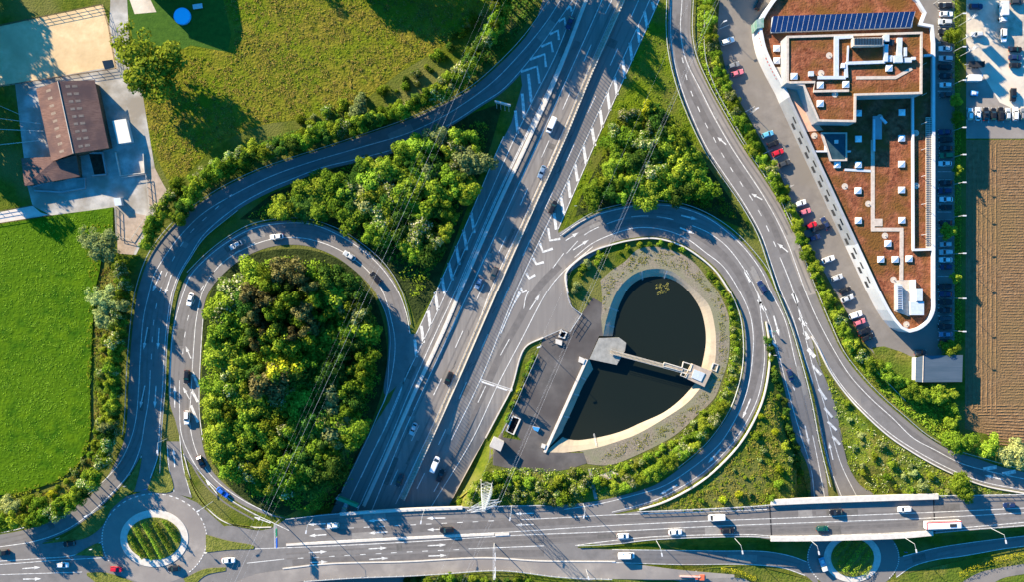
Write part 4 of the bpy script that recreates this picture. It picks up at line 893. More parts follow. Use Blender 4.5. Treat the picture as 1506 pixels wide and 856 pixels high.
row([(176, 385), (180, 420), (176, 470), (170, 520), (166, 560), (165, 600), (160, 645), (148, 685)], 13, hedge_tree('in the row between green field and ramp', K1, 8, 12, 7, 9), 12)
row([(156, 500), (150, 550), (148, 600), (138, 650), (110, 700), (70, 730)], 17, hedge_shrub('in the row right of the green field', [('bright', 3), ('blossom', 2), ('green', 2), ('yellow', 1)], 4, 8), 13)
row([(140, 700), (118, 728), (85, 750), (45, 764), (5, 772)], 14, hedge_bush('in the hedge at the bottom left', K1, 10, 14, 8, 10.5), 14)
row([(10, 745), (30, 742), (60, 740)], 16, hedge_bush('in the hedge at the bottom left', K1, 8, 12, 6, 8), 15)
row([(1044, -10), (1043, 30), (1047, 70), (1058, 100), (1073, 138), (1086, 168), (1100, 193), (1112, 217)], 13, hedge_bush('in the hedge between slip road and parking', [('green', 4), ('bright', 3), ('blossom', 1)], 7, 10, 3.5, 5), 16, 2)
row([(1106, 217), (1134, 254), (1154, 288), (1170, 322), (1184, 362), (1200, 398), (1214, 432), (1232, 468), (1250, 503), (1278, 533)], 11, hedge_bush('in the hedge between slip road and parking', [('green', 4), ('bright', 4), ('blossom', .8)], 5, 10.5, 2.6, 4.6), 17, 3)
row([(1085, 180), (1120, 235), (1150, 280), (1172, 330), (1192, 380), (1212, 430), (1240, 480), (1268, 522)], 15, hedge_shrub('low in the strip beside the slip road', [('green', 3), ('bright', 3), ('yellow', 1)], 4, 6), 18, 3)
row([(1283, 536), (1310, 556), (1332, 568), (1358, 580), (1392, 579)], 17, hedge_bush('below the gravel apron and shed', [('bright', 4), ('green', 2)], 10, 14, 4.5, 6), 19, 3)
row([(1395, 600), (1402, 630)], 18, hedge_bush('below the gravel apron and shed', [('green', 4), ('bright', 2)], 8, 11, 4, 5), 20, 3)
for x, y, r_, k_, lb in ((1412, 650, 20, 'green', 'broad green tree touching the shaded corner of the right slip road'), (1454, 657, 15, 'bright', 'bright tree below the ploughed field, left of the willow'), (1492, 668, 20, 'silver', 'pale silvery willow at the right edge under the ploughed field'), (1416, 717, 18, 'bright', 'lone bright tree by the upper bridge edge near the right slip road'), (1385, 352, 0, '', '')):
    if r_: tree(x, y, r_, 6.5, k_, '', group='trees near the right slip road', label=lb)
for x, y, r_ in ((1401, 52, 11), (1406, 148, 8), (1407, 172, 8), (1408, 250, 7), (1395, 340, 11), (1405, 408, 7), (1395, 515, 13)):
    tree(x, y, r_, 5, 'bright', 'in the green strip right of the car column')
# pond loop verge
row([(848, 425), (856, 400), (875, 385), (900, 372)], 10, hedge_shrub('between pond gravel and loop wall', [('bright', 3), ('silver', 3), ('yellow', 1)], 4, 7), 21, 5)
row([(910, 372), (950, 357), (985, 360), (1015, 370)], 16, hedge_shrub('between pond gravel and loop wall', [('bright', 3), ('green', 2)], 3, 5), 22, 2)
row([(1040, 400), (1062, 425), (1077, 465), (1082, 500), (1080, 540), (1070, 575), (1058, 600)], 9, hedge_shrub('right of the pond beside the loop', [('green', 3), ('bright', 2), ('blossom', 2)], 3, 6), 23, 4)
row([(1060, 595), (1045, 620), (1025, 645), (1000, 668), (970, 690), (935, 708), (900, 722)], 12, hedge_bush('in the thicket below the pond', [('bright', 4), ('green', 3), ('blossom', 2)], 7, 12, 2.8, 4.2), 24, 5)
row([(1035, 605), (1005, 645), (960, 672), (915, 697), (880, 712)], 12, hedge_shrub('on the slope below the pond', [('bright', 3), ('blossom', 2), ('green', 2)], 4, 8), 25, 5)
fill([(722, 692), (760, 704), (820, 702), (862, 690), (868, 735), (800, 742), (740, 742), (676, 742), (700, 705)], 15, lambda x, y, rr: shrub(x, y, rr.uniform(5, 10), pick(rr, [('green', 3), ('bright', 3), ('blossom', 3)]), 'between the forecourt and the bridge'), 26)
row([(745, 618), (765, 570), (785, 522)], 9, hedge_shrub('in the narrow verge left of the forecourt', [('green', 3), ('yellow', 1), ('dark', 2)], 3, 5), 27, 2)
# verges right
row([(1133, 505), (1142, 560), (1155, 610), (1168, 660), (1178, 710)], 9, hedge_shrub('left of the right hand underpass road', [('dark', 4), ('green', 3)], 4, 8), 28, 4)
fill([(1126, 590), (1150, 640), (1168, 725), (1030, 738), (1080, 690)], 27, lambda x, y, rr: shrub(x, y, rr.uniform(3, 8), pick(rr, [('green', 3), ('bright', 3), ('yellow', 1), ('blossom', 1)]), 'on the verge between loop and underpass', group='scattered shrubs on the middle verge'), 29)
fill([(1225, 570), (1270, 620), (1330, 670), (1400, 708), (1440, 722), (1300, 728), (1262, 690), (1245, 640)], 25, lambda x, y, rr: shrub(x, y, rr.uniform(3, 8), pick(rr, [('bright', 3), ('silver', 2), ('blossom', 1), ('green', 2)]), 'on the verge left of the right slip road'), 30)
row([(600, 856), (660, 853), (720, 853), (790, 858)], 16, hedge_shrub('below the bottom railing', [('green', 3), ('bright', 1), ('dark', 2)], 5, 9), 31, 2)
# tall trees standing just outside the picture: they throw the shadows that reach in
for x, y, r_, h_ in ((-85, -55, 34, 16), (-95, -10, 30, 14), (-80, 60, 30, 15), (-85, 120, 32, 16), (-75, 185, 32, 16), (560, -50, 26, 11), (600, -52, 26, 13), (640, -50, 24, 13), (520, -52, 24, 10), (440, -60, 18, 7),
                     (800, -75, 26, 20), (770, -55, 24, 18), (835, -120, 28, 20), (730, -20, 22, 16), (1060, -50, 24, 9), (750, -20, 18, 13), (1400, -60, 20, 12)):
    tree(x, y, r_, h_, pick(rnd, [('green', 3), ('dark', 2)]), 'standing beyond the upper left edges of the picture')
# hedges built from leaves along a line
def hedge(name, runs, wd, h, kind, label, parent=None, dens=26, off=.3):
    rr = random.Random(len(label)); mb = MB(); inv = Vector(parent.location) if parent else Vector((0, 0, 0))
    for pts in runs:
        w3 = path3(pts, off)
        for p in resample(w3, .25):
            for k in range(int(dens / 4)):
                a = rr.uniform(-.2, math.pi + .2); q = Vector((p[0] + rr.uniform(-.2, .2), p[1] + rr.uniform(-.2, .2), p[2]))
                i = min(range(len(w3)), key=lambda j: (w3[j][0] - p[0]) ** 2 + (w3[j][1] - p[1]) ** 2); i = min(i, len(w3) - 2)
                d = Vector((w3[i + 1][0] - w3[i][0], w3[i + 1][1] - w3[i][1], 0)).normalized(); nn = Vector((-d.y, d.x, 0))
                hh = h * rr.uniform(.8, 1.1)
                c = q + nn * math.cos(a) * wd / 2 + Vector((0, 0, math.sin(a) * hh)) - inv
                leaf(mb, c, (nn * math.cos(a) + Vector((0, 0, math.sin(a))) + Vector((rr.gauss(0, .4), rr.gauss(0, .4), rr.gauss(0, .4)))).normalized(), rr.uniform(.12, .26), rr)
    o = mb.build(name, LM[kind], parent)
    if label: tag(o, label, 'hedge')
    return o
for pts, lb in (([(192, 786), (203, 806), (213, 820)], 'shortest leftmost hedge on the left roundabout island'), ([(201, 775), (214, 800), (227, 822)], 'second hedge from the left on the left roundabout island'), ([(213.5, 769), (226, 792), (240, 820)], 'middle hedge on the left roundabout island'), ([(228, 766.5), (241, 790), (254, 812)], 'fourth hedge from the left on the left roundabout island'), ([(243, 765), (254, 782), (263, 796)], 'rightmost hedge on the left roundabout island')):
    hedge('clipped_hedge', [pts], 1.2, 2.5, 'bright', lb, dens=100)
for pts, lb in (([(1247, 795), (1236, 806), (1227, 817)], 'leftmost shaded hedge on the roundabout by the bridge'), ([(1262, 795), (1246, 815), (1231, 833)], 'second shaded hedge on the roundabout by the bridge'), ([(1272, 800), (1256, 820), (1240, 841)], 'middle shaded hedge on the roundabout by the bridge'), ([(1281, 810), (1266, 829), (1251, 846)], 'fourth hedge on the roundabout by the bridge'), ([(1280, 832), (1274, 840), (1268, 848)], 'short rightmost hedge on the roundabout by the bridge')):
    hedge('clipped_hedge', [pts], 1.9, 1.4, 'bright', lb, dens=40)
hedge('clipped_hedge', [[(1410, 848), (1440, 832), (1480, 822), (1530, 812)]], 2.2, 1.6, 'yellow', 'long yellow green hedge beside the footpath at the bottom right')
hedge('clipped_hedge', [[(1060, 838), (1090, 843), (1110, 852)]], 1.4, 1.2, 'yellow', 'short yellow green hedge above the red truck path')
hedge('clipped_hedge', [[(1405, -20), (1406, 120), (1408, 260), (1408, 400), (1408, 515)]], 2.4, .9, 'green', 'long green strip hedge between the car column and the brown field')
# rough grass and low weeds, uncountable
def scatter(name, poly, n, s0, s1, kind, label, cat, seed, clump=.9, hmax=.5, off=.03):
    rr = random.Random(seed); poly = ring(poly) if isinstance(poly[0], list) else ring([poly])
    x0 = min(p[0] for p in poly); x1 = max(p[0] for p in poly); y0 = min(p[1] for p in poly); y1 = max(p[1] for p in poly); mb = MB(); k = 0
    while k < n:
        c = (rr.uniform(x0, x1), rr.uniform(y0, y1))
        if not inside(c, poly): continue
        m_ = rr.randrange(6, 26); R_ = rr.uniform(1.5, 6) * clump; hh = rr.uniform(.1, hmax); X, Y, Z = P(c[0], c[1], off)
        for q in range(m_):
            a = rr.uniform(0, 6.28); d = R_ * math.sqrt(rr.random()) * S
            x, y = X + math.cos(a) * d, Y + math.sin(a) * d
            if not inside((x / S + CX, CY - y / S), poly) and Z > -.5: continue
            leaf(mb, (x, y, hgt(x, y) + off + hh * rr.random()), Vector((rr.gauss(-.2, .5), rr.gauss(.2, .5), 1)).normalized(), rr.uniform(s0, s1), rr); k += 1
    return tag(mb.build(name, LM[kind]), label, cat, kind='stuff')
V_mid = [(1127, 560), (1165, 640), (1187, 728), (955, 745), (1030, 706), (1095, 650)]
V_rt = [(1212, 545), (1260, 610), (1340, 668), (1440, 715), (1480, 724), (1290, 728), (1265, 710), (1250, 686), (1232, 620)]
V_lf = [(138, 430), (152, 395), (178, 385), (186, 430), (178, 560), (172, 640), (140, 700), (90, 742), (0, 770), (0, 738), (52, 728), (98, 708), (130, 672), (138, 640)]
V_pd = [(1073, 430), (1086, 470), (1090, 510), (1086, 560), (1066, 605), (1030, 650), (990, 685), (940, 712), (880, 728), (780, 738), (680, 740), (722, 694), (860, 690), (950, 668), (1000, 640), (1050, 592), (1072, 530), (1072, 465)]
V_tr = [(1024, -5), (1040, -5), (1040, 80), (1065, 140), (1110, 215), (1150, 280), (1190, 370), (1230, 460), (1290, 545), (1400, 590), (1405, 655), (1340, 615), (1270, 550), (1225, 480), (1185, 380), (1125, 258), (1066, 163), (1026, 82)]
V_bt = [(905, 803), (1130, 797), (1180, 812), (1180, 818), (1100, 808), (905, 807)]
V_w3 = [(968, 8), (980, 10), (983, 80), (995, 120), (1012, 170), (1030, 215), (1000, 200), (930, 165), (870, 240), (828, 334), (850, 270)]
for nm, poly, n, kd, lb, sd in (('rough_grass', V_mid, 5200, 'straw', 'rough yellowish grass on the verge between loop and underpass', 1), ('rough_grass', V_mid, 4500, 'green', 'green weeds on the verge between loop and underpass', 2),
      ('rough_grass', V_rt, 4500, 'bright', 'rough bright grass on the verge left of the right slip road', 3), ('rough_grass', V_rt, 2500, 'blossom', 'flowering weeds on the verge left of the right slip road', 4),
      ('rough_grass', V_lf, 7000, 'straw', 'rough yellow grass between green field and left ramp', 5), ('rough_grass', V_lf, 4500, 'green', 'green weeds between green field and left ramp', 6),
      ('rough_grass', V_pd, 7000, 'bright', 'bright weeds on the verge round the pond', 7), ('rough_grass', V_pd, 5200, 'blossom', 'flowering weeds on the verge round the pond', 8), ('rough_grass', V_pd, 3000, 'green', 'dark weeds on the verge round the pond', 9),
      ('rough_grass', V_tr, 9000, 'bright', 'bright grass tufts beneath the parking hedge', 10), ('rough_grass', V_tr, 6000, 'green', 'green ground cover beneath the parking hedge', 11),
      ('rough_grass', V_w3, 2600, 'green', 'grass tufts on the wedge between motorway and slip road', 12)):
    scatter(nm, poly, n, .10, .28, kd, lb, 'grass', sd)
MW = [[(262, 262), (248, 255), (228, 213), (215, 140), (262, 86), (336, 80), (346, 50), (330, 0), (712, 0)], [(712, 5), (660, 60), (590, 100), (520, 150), (440, 172), (380, 182), (320, 212), (262, 262)]]
scatter('rough_grass', MW, 15000, .10, .26, 'straw', 'olive yellow grass tufts covering the top meadow', 'grass', 13, 1.2, .45)
scatter('rough_grass', MW, 4500, .10, .26, 'brown', 'dry brown patches of the top meadow', 'grass', 14, 1.6, .35)
scatter('rough_grass', MW, 4000, .10, .26, 'green', 'greener tufts of the top meadow', 'grass', 15, 1.3, .4)
scatter('undergrowth', V_tr, 9000, .14, .32, 'bright', 'loose leafy growth between the bushes of the parking hedge', 'undergrowth', 31, .9, 1.5)
scatter('rough_grass', [(120, 330), (166, 330), (166, 345), (150, 372), (144, 405), (139, 430), (137, 500), (134, 570), (134, 640), (126, 670), (97, 703), (52, 724), (0, 733), (0, 722), (50, 714), (92, 696), (120, 664), (128, 640), (128, 500), (134, 425)], 6000, .12, .28, 'bright', 'ragged taller grass along the rim of the green field', 'grass', 32, .5, .6, off=.25)
scatter('rough_grass', [(0, 335), (160, 318), (140, 370), (128, 640), (95, 690), (0, 720)], 9000, .10, .24, 'green', 'darker tufts dotted over the green field', 'grass', 33, 1.6, .12, off=.56)
scatter('rough_grass', [(880, 420), (905, 396), (940, 370), (985, 370), (1030, 400), (1062, 445), (1070, 500), (1064, 550), (1040, 590), (1000, 630), (940, 662), (880, 680), (900, 660), (980, 622), (1036, 572), (1056, 520), (1050, 450), (1005, 402), (950, 390), (905, 420), (890, 460)], 3200, .08, .22, 'straw', 'sparse dry weeds on the gravel around the pond', 'grass', 34, 1.2, .2, off=.07)
scatter('pond_weed', [(964, 420), (975, 414), (984, 420), (980, 430), (968, 432)], 260, .12, .3, 'brown', 'floating patch of brown weed on the upper pond', 'weed', 16, .5, .1, off=ZW + .02)
scatter('undergrowth', [(308, 460), (330, 415), (400, 380), (470, 380), (530, 420), (556, 480), (560, 560), (530, 640), (492, 740), (420, 748), (340, 705), (304, 620)], 24000, .14, .40, 'green', 'leafy undergrowth filling the gaps of the left loop wood', 'undergrowth', 17, 1.5, 4.5)
scatter('undergrowth', [(360, 320), (440, 272), (600, 212), (715, 180), (715, 214), (640, 400), (612, 440), (575, 385), (500, 335)], 14000, .14, .38, 'green', 'green undergrowth of the triangular wood', 'undergrowth', 18, 1.5, 3.5)
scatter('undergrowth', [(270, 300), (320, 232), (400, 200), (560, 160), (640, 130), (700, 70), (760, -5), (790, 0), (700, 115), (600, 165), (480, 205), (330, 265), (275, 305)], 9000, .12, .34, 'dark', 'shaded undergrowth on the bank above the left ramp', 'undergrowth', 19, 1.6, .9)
scatter('undergrowth', [(905, 172), (965, 155), (1010, 215), (1060, 285), (1085, 320), (980, 292), (880, 300), (852, 306), (868, 270)], 9000, .14, .34, 'green', 'undergrowth of the rounded wood', 'undergrowth', 20, 1.5, 3.0)
# ------------------------------------------------------------------ large building with the orange planted roof
m_sedum = mat('sedum_roof', (.12, .036, .018), (.31, .115, .060), scale=.55, bump=.25, bscale=1.6, c3=(.15, .070, .020), scale3=.12, detail=8)
m_wgrey = mat('grey_cladding', (.27, .28, .30), (.34, .345, .36), scale=.3, rough=.5)
m_wwhite = mat('white_cladding', (.50, .50, .52), (.62, .62, .63), scale=.2, rough=.45)
m_win = mat('dark_glass', (.015, .022, .03), rough=.12, spec=.6)
m_terra = mat('salmon_deck', (.62, .33, .23), (.70, .39, .28), scale=.5)
m_walk = mat('roof_slabs', (.42, .35, .29), (.55, .47, .40), scale=1.2)
m_hvac = mat('plant_metal', (.50, .54, .60), (.62, .66, .70), scale=1.0, rough=.4, metal=.2)
m_pv = mat('solar_glass', (.005, .024, .10), (.010, .040, .14), scale=.6, rough=.18, spec=.5)
m_red = mat('red_lettering', (.55, .04, .04))
def off_ring(r, d):
    n = len(r); out = []
    ar = sum(r[i][0] * r[(i + 1) % n][1] - r[(i + 1) % n][0] * r[i][1] for i in range(n)); s_ = 1 if ar > 0 else -1
    for i in range(n):
        a, b, c = r[i - 1], r[i], r[(i + 1) % n]
        e1 = Vector((b[0] - a[0], b[1] - a[1])).normalized(); e2 = Vector((c[0] - b[0], c[1] - b[1])).normalized()
        n1 = Vector((-e1.y, e1.x)) * s_; n2 = Vector((-e2.y, e2.x)) * s_; m_ = (n1 + n2).normalized(); k = min(2.0, 1 / max(.3, m_.dot(n1)))
        out.append((b[0] + m_.x * d * k, b[1] + m_.y * d * k))
    return out
def Z(px, py, z): p = P(px, py, 0, z); return (p[0], p[1])
BX = empty('office_building', (120, 40, 0), 0, 'large wedge shaped building with orange planted roofs, skylights and solar panels', 'building')
BI = Vector(BX.location)
def bl(p): return (p[0] - BI.x, p[1] - BI.y) + tuple(p[2:])
def bsub(mb): mb.v = [(v[0] - BI.x, v[1] - BI.y, v[2]) for v in mb.v]; return mb
ZP, ZR = 9.8, 8.5
lc = smooth([(1142, -22), (1134, 0), (1121, 18), (1109, 38), (1106, 50), (1108, 64), (1113, 84), (1126, 112), (1141, 140), (1146, 152)], 5)
bring = [Z(a, b, 0) for a, b in lc] + [Z(1146 + (1272 - 1146) * i / 13, 152 + (424 - 152) * i / 13, 0) for i in range(1, 14)]
bring += [Z(1280, 440, 0), Z(1290, 456, 1), Z(1306, 472, 4.5), Z(1322, 484, 8)] + [Z(a, b, ZP) for a, b in smooth([(1338, 490), (1353, 485.5), (1367, 474), (1375, 457), (1375.5, 440)], 5)]
bring += [Z(1375.5, y, ZP) for y in (366, 300, 230, 160, 100, 62)] + [Z(1373, 36, ZP), Z(1357, 33, ZP), Z(1363, 18, ZP), Z(1352, 0, ZP), Z(1330, -22, ZP)]
n = len(bring); inr = off_ring(bring, .95)
wg, ww = MB(), MB()
for i in range(n):
    a, b = bring[i], bring[(i + 1) % n]; v_ = CY - (a[1] + b[1]) / 2 / S
    left = (a[0] + b[0]) / 2 / S + CX < 1300
    grey = left and 160 < v_ < 368
    t = wg if grey else ww
    t.quad((a[0], a[1], 0), (a[0], a[1], ZP), (b[0], b[1], ZP), (b[0], b[1], 0))
bsub(wg).build('wall', m_wgrey, BX); bsub(ww).build('wall', m_wwhite, BX)
cg, cw = MB(), MB()
for i in range(n):
    a, b, c, d = bring[i], bring[(i + 1) % n], inr[(i + 1) % n], inr[i]; v_ = CY - (a[1] + b[1]) / 2 / S
    t = cg if ((a[0] + b[0]) / 2 / S + CX < 1300 and 160 < v_ < 368) else cw
    t.quad((a[0], a[1], ZP + .01), (d[0], d[1], ZP + .01), (c[0], c[1], ZP + .01), (b[0], b[1], ZP + .01))
    t.quad((d[0], d[1], ZR - .3), (c[0], c[1], ZR - .3), (c[0], c[1], ZP + .01), (d[0], d[1], ZP + .01))
bsub(cg).build('parapet', m_wgrey, BX); bsub(cw).build('parapet', m_wwhite, BX)
vs, fs = cdt(off_ring(bring, .5), 0, None); mb = MB(); mb.v = [(v.x, v.y, ZR) for v in vs]; mb.f = [tuple(f) for f in fs]; mb.m = [0] * len(fs)
bsub(mb).build('roof', m_sedum, BX)
# window bands on the grey wall, set 4 cm proud
i0 = len(lc)
for i in range(i0, i0 + 12):
    a, b = Vector(bring[i]), Vector(bring[i + 1]); d = (b - a); L = d.length; d.normalize(); nn = Vector((-d.y, d.x)) * (1 if True else -1)
    cen = Vector((120, 40)); 
    if ((a + b) / 2 + nn - cen).length < ((a + b) / 2 - cen).length: nn = -nn
    for z0, z1, f0, f1 in ((6.3, 7.7, .18, .62), (2.2, 4.6, .5, .92)):
        p, q = a + d * L * f0 + nn * .04, a + d * L * f1 + nn * .04; mb = MB()
        mb.quad((p.x, p.y, z0), (p.x, p.y, z1), (q.x, q.y, z1), (q.x, q.y, z0)); mb.quad((p.x, p.y, z1), (p.x - nn.x * .04, p.y - nn.y * .04, z1), (q.x - nn.x * .04, q.y - nn.y * .04, z1), (q.x, q.y, z1))
        bsub(mb).build('window', m_win, BX)
# red letters fixed to the white curved front (illegible small strokes in the photo)
mb = MB(); lr = random.Random(4)
for k in range(16):
    i = 13 + k; 
    if i + 1 >= len(lc) - 2: break
    if k in (6, 7, 8): continue
    a, b = Vector(bring[i]), Vector(bring[i + 1]); d = (b - a).normalized(); nn = Vector((-d.y, d.x))
    if ((a + b) / 2 + nn - Vector((120, 40))).length < ((a + b) / 2 - Vector((120, 40))).length: nn = -nn
    p = a + nn * .06; hh = lr.uniform(.5, .9); q = p + d * .55
    mb.quad((p.x, p.y, 8.0), (p.x, p.y, 8.0 + hh), (q.x, q.y, 8.0 + hh), (q.x, q.y, 8.0))
bsub(mb).build('letter_row', m_red, BX)
# upper block
def block(ringpx, zt, z0, wm, rm, lip=.45, wd=.75, names=('block_wall', 'block_roof', 'block_parapet')):
    r = [Z(a, b, zt) for a, b in ringpx]; mb = MB(); n = len(r); q = off_ring(r, wd)
    for i in range(n):
        a, b = r[i], r[(i + 1) % n]; mb.quad((a[0], a[1], z0), (a[0], a[1], zt), (b[0], b[1], zt), (b[0], b[1], z0))
    bsub(mb).build(names[0], wm, BX); mb = MB()
    for i in range(n):
        a, b, c, d = r[i], r[(i + 1) % n], q[(i + 1) % n], q[i]
        mb.quad((a[0], a[1], zt + .01), (d[0], d[1], zt + .01), (c[0], c[1], zt + .01), (b[0], b[1], zt + .01)); mb.quad((d[0], d[1], zt - lip), (c[0], c[1], zt - lip), (c[0], c[1], zt + .01), (d[0], d[1], zt + .01))
    bsub(mb).build(names[2], m_walk, BX)
    vs, fs = cdt(off_ring(r, wd * .5), 0, None); mb = MB(); mb.v = [(v.x, v.y, zt - lip) for v in vs]; mb.f = [tuple(f) for f in fs]; mb.m = [0] * len(fs)
    bsub(mb).build(names[1], rm, BX)
ZB = 15.8
block([(1157, 52), (1357, 46), (1356.5, 137.5), (1259.5, 140), (1259, 179), (1203, 178), (1181, 126), (1157, 121)], ZB, ZR, m_wgrey, m_sedum)
block([(1208, 194), (1246, 194), (1246, 236), (1222, 236)], ZR + 1.4, ZR, m_wgrey, mat('glass_floor', (.02, .05, .065), (.04, .08, .10), scale=.5, rough=.3), .3, .5)
def rpatch(name, pts, z, m):
    mb = MB(); mb.prism([bl(Z(a, b, z)) for a, b in pts][::-1], z - .3, z); return mb.build(name, m, BX)
rpatch('terrace', [(1150, 124), (1176, 128), (1200, 178), (1211, 191), (1184, 193.5), (1172, 170)], ZR + .12, m_terra)
rpatch('terrace', [(1135, 98), (1149, 98), (1149, 118), (1141, 112)], ZR + .12, m_walk)
def rstrip(name, pts, wd, z, m, h=.14):
    mb = MB(); bar3(mb, [(*Z(a, b, z), z) for a, b in pts], wd, -.1, h); return bsub(mb).build(name, m, BX)
rstrip('walkway', [(1283.5, 205), (1283.5, 337.5)], 1.3, ZR, m_walk); rstrip('walkway', [(1281, 337), (1328.5, 337)], 1.3, ZR + .02, m_walk); rstrip('walkway', [(1326, 339), (1325.5, 412)], 1.3, ZR + .04, m_walk)
rstrip('walkway', [(1242, 249), (1281, 251)], .8, ZR, m_hvac)
rstrip('roof_upstand', [(1341, 143), (1342, 367)], .7, ZR, m_wwhite, 1.0); rstrip('roof_upstand', [(1341, 367), (1374, 366)], .8, ZR + .02, m_wwhite, 1.02)
rstrip('roof_upstand', [(1194, 222.5), (1250, 222.5)], .6, ZR, m_wwhite, .9); rstrip('roof_upstand', [(1357, 82), (1374, 81)], .8, ZR + .02, m_wwhite, 1.0)
rstrip('walkway', [(1259, 114), (1317, 113.5), (1341, 100)], 1.1, ZB - .45, m_walk); rstrip('duct', [(1202, 114), (1243, 114)], 1.1, ZB - .3, m_hvac, .6); rstrip('duct', [(1229.5, 55), (1229.5, 112)], 1.5, ZB - .35, m_hvac, .6)
rstrip('duct', [(1226, 55.5), (1254, 54)], 1.0, ZB - .4, m_hvac, .6); rstrip('duct', [(1243, 93), (1301, 91)], 1.0, ZB - .3, m_hvac, .7); rstrip('duct', [(1301, 91), (1302, 66)], 1.2, ZB - .3, m_hvac, 1.2); rstrip('duct', [(1243, 94), (1244, 114)], 1.1, ZB - .28, m_hvac, .7)
rstrip('duct', [(1254, 68), (1298, 66.5)], .7, ZB - .3, m_hvac, 1.6); rstrip('duct', [(1247, 67), (1246, 90)], .5, ZB - .2, m_hvac, .5); rstrip('duct', [(1322, 56), (1321, 88)], 1.6, ZB - .3, m_hvac, 1.0)
rstrip('wall_upstand', [(1162, 121), (1198, 120.5), (1196, 134), (1248, 133)], .8, ZB - .3, m_walk, .5)
rstrip('pergola_slab', [(1366, 172), (1366.5, 364)], 2.2, ZR + .3, mat('pergola', (.50, .42, .34), (.6, .52, .43), scale=.6), .25)
mb = MB()
for i in range(70):
    y = 174 + i * 2.7
    for x in (1364.5, 1370): p = Z(x, y, ZR + .7); mb.box((p[0], p[1], ZR + .62), (1.1, .22, .12))
bsub(mb).build('louvre_row', m_win, BX)
for i, y in enumerate((96, 140, 182, 220, 259, 300, 345)):
    p = Z(1355, y, ZR); mb = MB(); mb.tube((*bl(p), ZR), (*bl(p), ZR + 4.2), .09, .06); mb.build('mast', m_wwhite, BX)
def skylight(px, py, z, s_=2.2):
    p = bl(Z(px, py, z)); mb = MB(); mb.box((p[0], p[1], z + .22), (s_, s_, .5)); mb.box((p[0], p[1], z + .52), (s_ * .94, s_ * .94, .1)); 
    q = s_ * .44; k = len(mb.v); mb.v += [(p[0] - q, p[1] - q, z + .57), (p[0] + q, p[1] - q, z + .57), (p[0] + q, p[1] + q, z + .57), (p[0] - q, p[1] + q, z + .57), (p[0], p[1], z + 1.0)]
    for a in range(4): mb.f.append((k + a, k + (a + 1) % 4, k + 4)); mb.m.append(0)
    mb.build('skylight', m_sky, BX)
m_sky = mat('skylight_dome', (.74, .74, .76), (.82, .82, .82), scale=.5, rough=.25)
for a, b in ((1325.6, 241), (1261.5, 280), (1325.6, 279), (1262, 324), (1326, 323.5), (1305.5, 357.7), (1295, 381), (1316, 381), (1336.5, 380), (1231, 242), (1262, 242), (1326, 165), (1325.6, 203), (1262, 204), (1262, 166), (1142, 71), (1142, 89), (1217, 217.5)): skylight(a, b, ZR)
for a, b in ((1206, 152), (1206, 125), (1243.5, 124), (1307, 100), (1167.5, 112), (1307, 86)): skylight(a, b, ZB - .45)
for a, b, z in ((1242.5, 273.5, ZR), (1347.5, 272.6, ZR), (1277, 299, ZR), (1301.5, 346, ZR), (1314, 411, ZR), (1333, 478, ZR), (1347, 195, ZR), (1197.5, 199, ZR), (1219.5, 81, ZB - .45), (1228, 138, ZB - .45), (1207.5, 107, ZB - .45), (1294, 172, ZR)):
    p = bl(Z(a, b, z)); mb = MB(); mb.prism([(p[0] + 1.1 * math.cos(t * .5236), p[1] + 1.1 * math.sin(t * .5236)) for t in range(12)], z, z + .06); mb.tube((p[0], p[1], z), (p[0], p[1], z + .6), .14); mb.build('vent', m_walk, BX)
rpatch('paved_square', [(1286, 321), (1298, 321), (1298, 332), (1286, 332)], ZR + .15, m_walk)
def hbox(pts, z, h, m=None, nm='plant_unit'):
    mb = MB(); r = [bl(Z(a, b, z + h)) for a, b in pts][::-1]; mb.prism(r, z, z + h); mb.build(nm, m or m_hvac, BX)
hbox([(1255, 55), (1299, 54), (1299, 66), (1255, 67)], ZB - .4, 2.4, m_walk)
mb = MB()
for i in range(18):
    p = Z(1257.5 + i * 2.3, 60, ZB + 2.1); mb.box((*bl(p), ZB + 2.06), (.28, 2.2, .14))
mb.build('fan_grille', m_win, BX)
hbox([(1300, 51), (1308, 50), (1308, 60), (1300, 60)], ZB - .4, 1.6); hbox([(1308, 57), (1316, 58), (1314, 66), (1306, 66)], ZB - .4, 1.0, m_win); hbox([(1315, 81), (1327, 80), (1328, 91), (1316, 91)], ZB - .4, 1.5); hbox([(1330, 84), (1341, 84), (1341, 91), (1330, 91)], ZB - .4, 1.0); hbox([(1330, 69), (1334, 69), (1334, 82), (1330, 82)], ZB - .4, 1.2); hbox([(1341, 83), (1347, 83), (1347, 87), (1341, 87)], ZB - .4, 1.2, m_wwhite)
hbox([(1303, 81), (1311, 81), (1311, 90), (1303, 90)], ZB - .4, .8); hbox([(1190, 104), (1197, 104), (1197, 111), (1190, 111)], ZB - .4, 1.2); hbox([(1238, 92), (1243, 92), (1243, 99), (1237, 99)], ZB - .4, 1.0, m_wwhite)
hbox([(1319, 418), (1327, 418), (1328, 456), (1320, 456)], ZR, 1.8); hbox([(1340, 412), (1347, 411), (1347, 446), (1340, 446)], ZR, 1.2, m_wwhite); hbox([(1339, 444), (1359, 444), (1359, 464), (1340, 464)], ZR, 1.7); hbox([(1348, 424), (1357, 424), (1357, 443), (1348, 443)], ZR, 2.2); hbox([(1228, 205), (1233, 205), (1233, 210), (1228, 210)], ZR + 1.3, .8, m_wwhite)
rpatch('paved_square', [(1315, 412), (1346, 411), (1338, 466), (1315, 458)], ZR + .13, m_walk)
mb = MB()
for i in range(14):
    p = Z(1323.5, 421 + i * 2.6, ZR + 1.8); mb.box((*bl(p), ZR + 1.85), (1.3, .22, .1))
mb.build('fan_grille', m_win, BX)
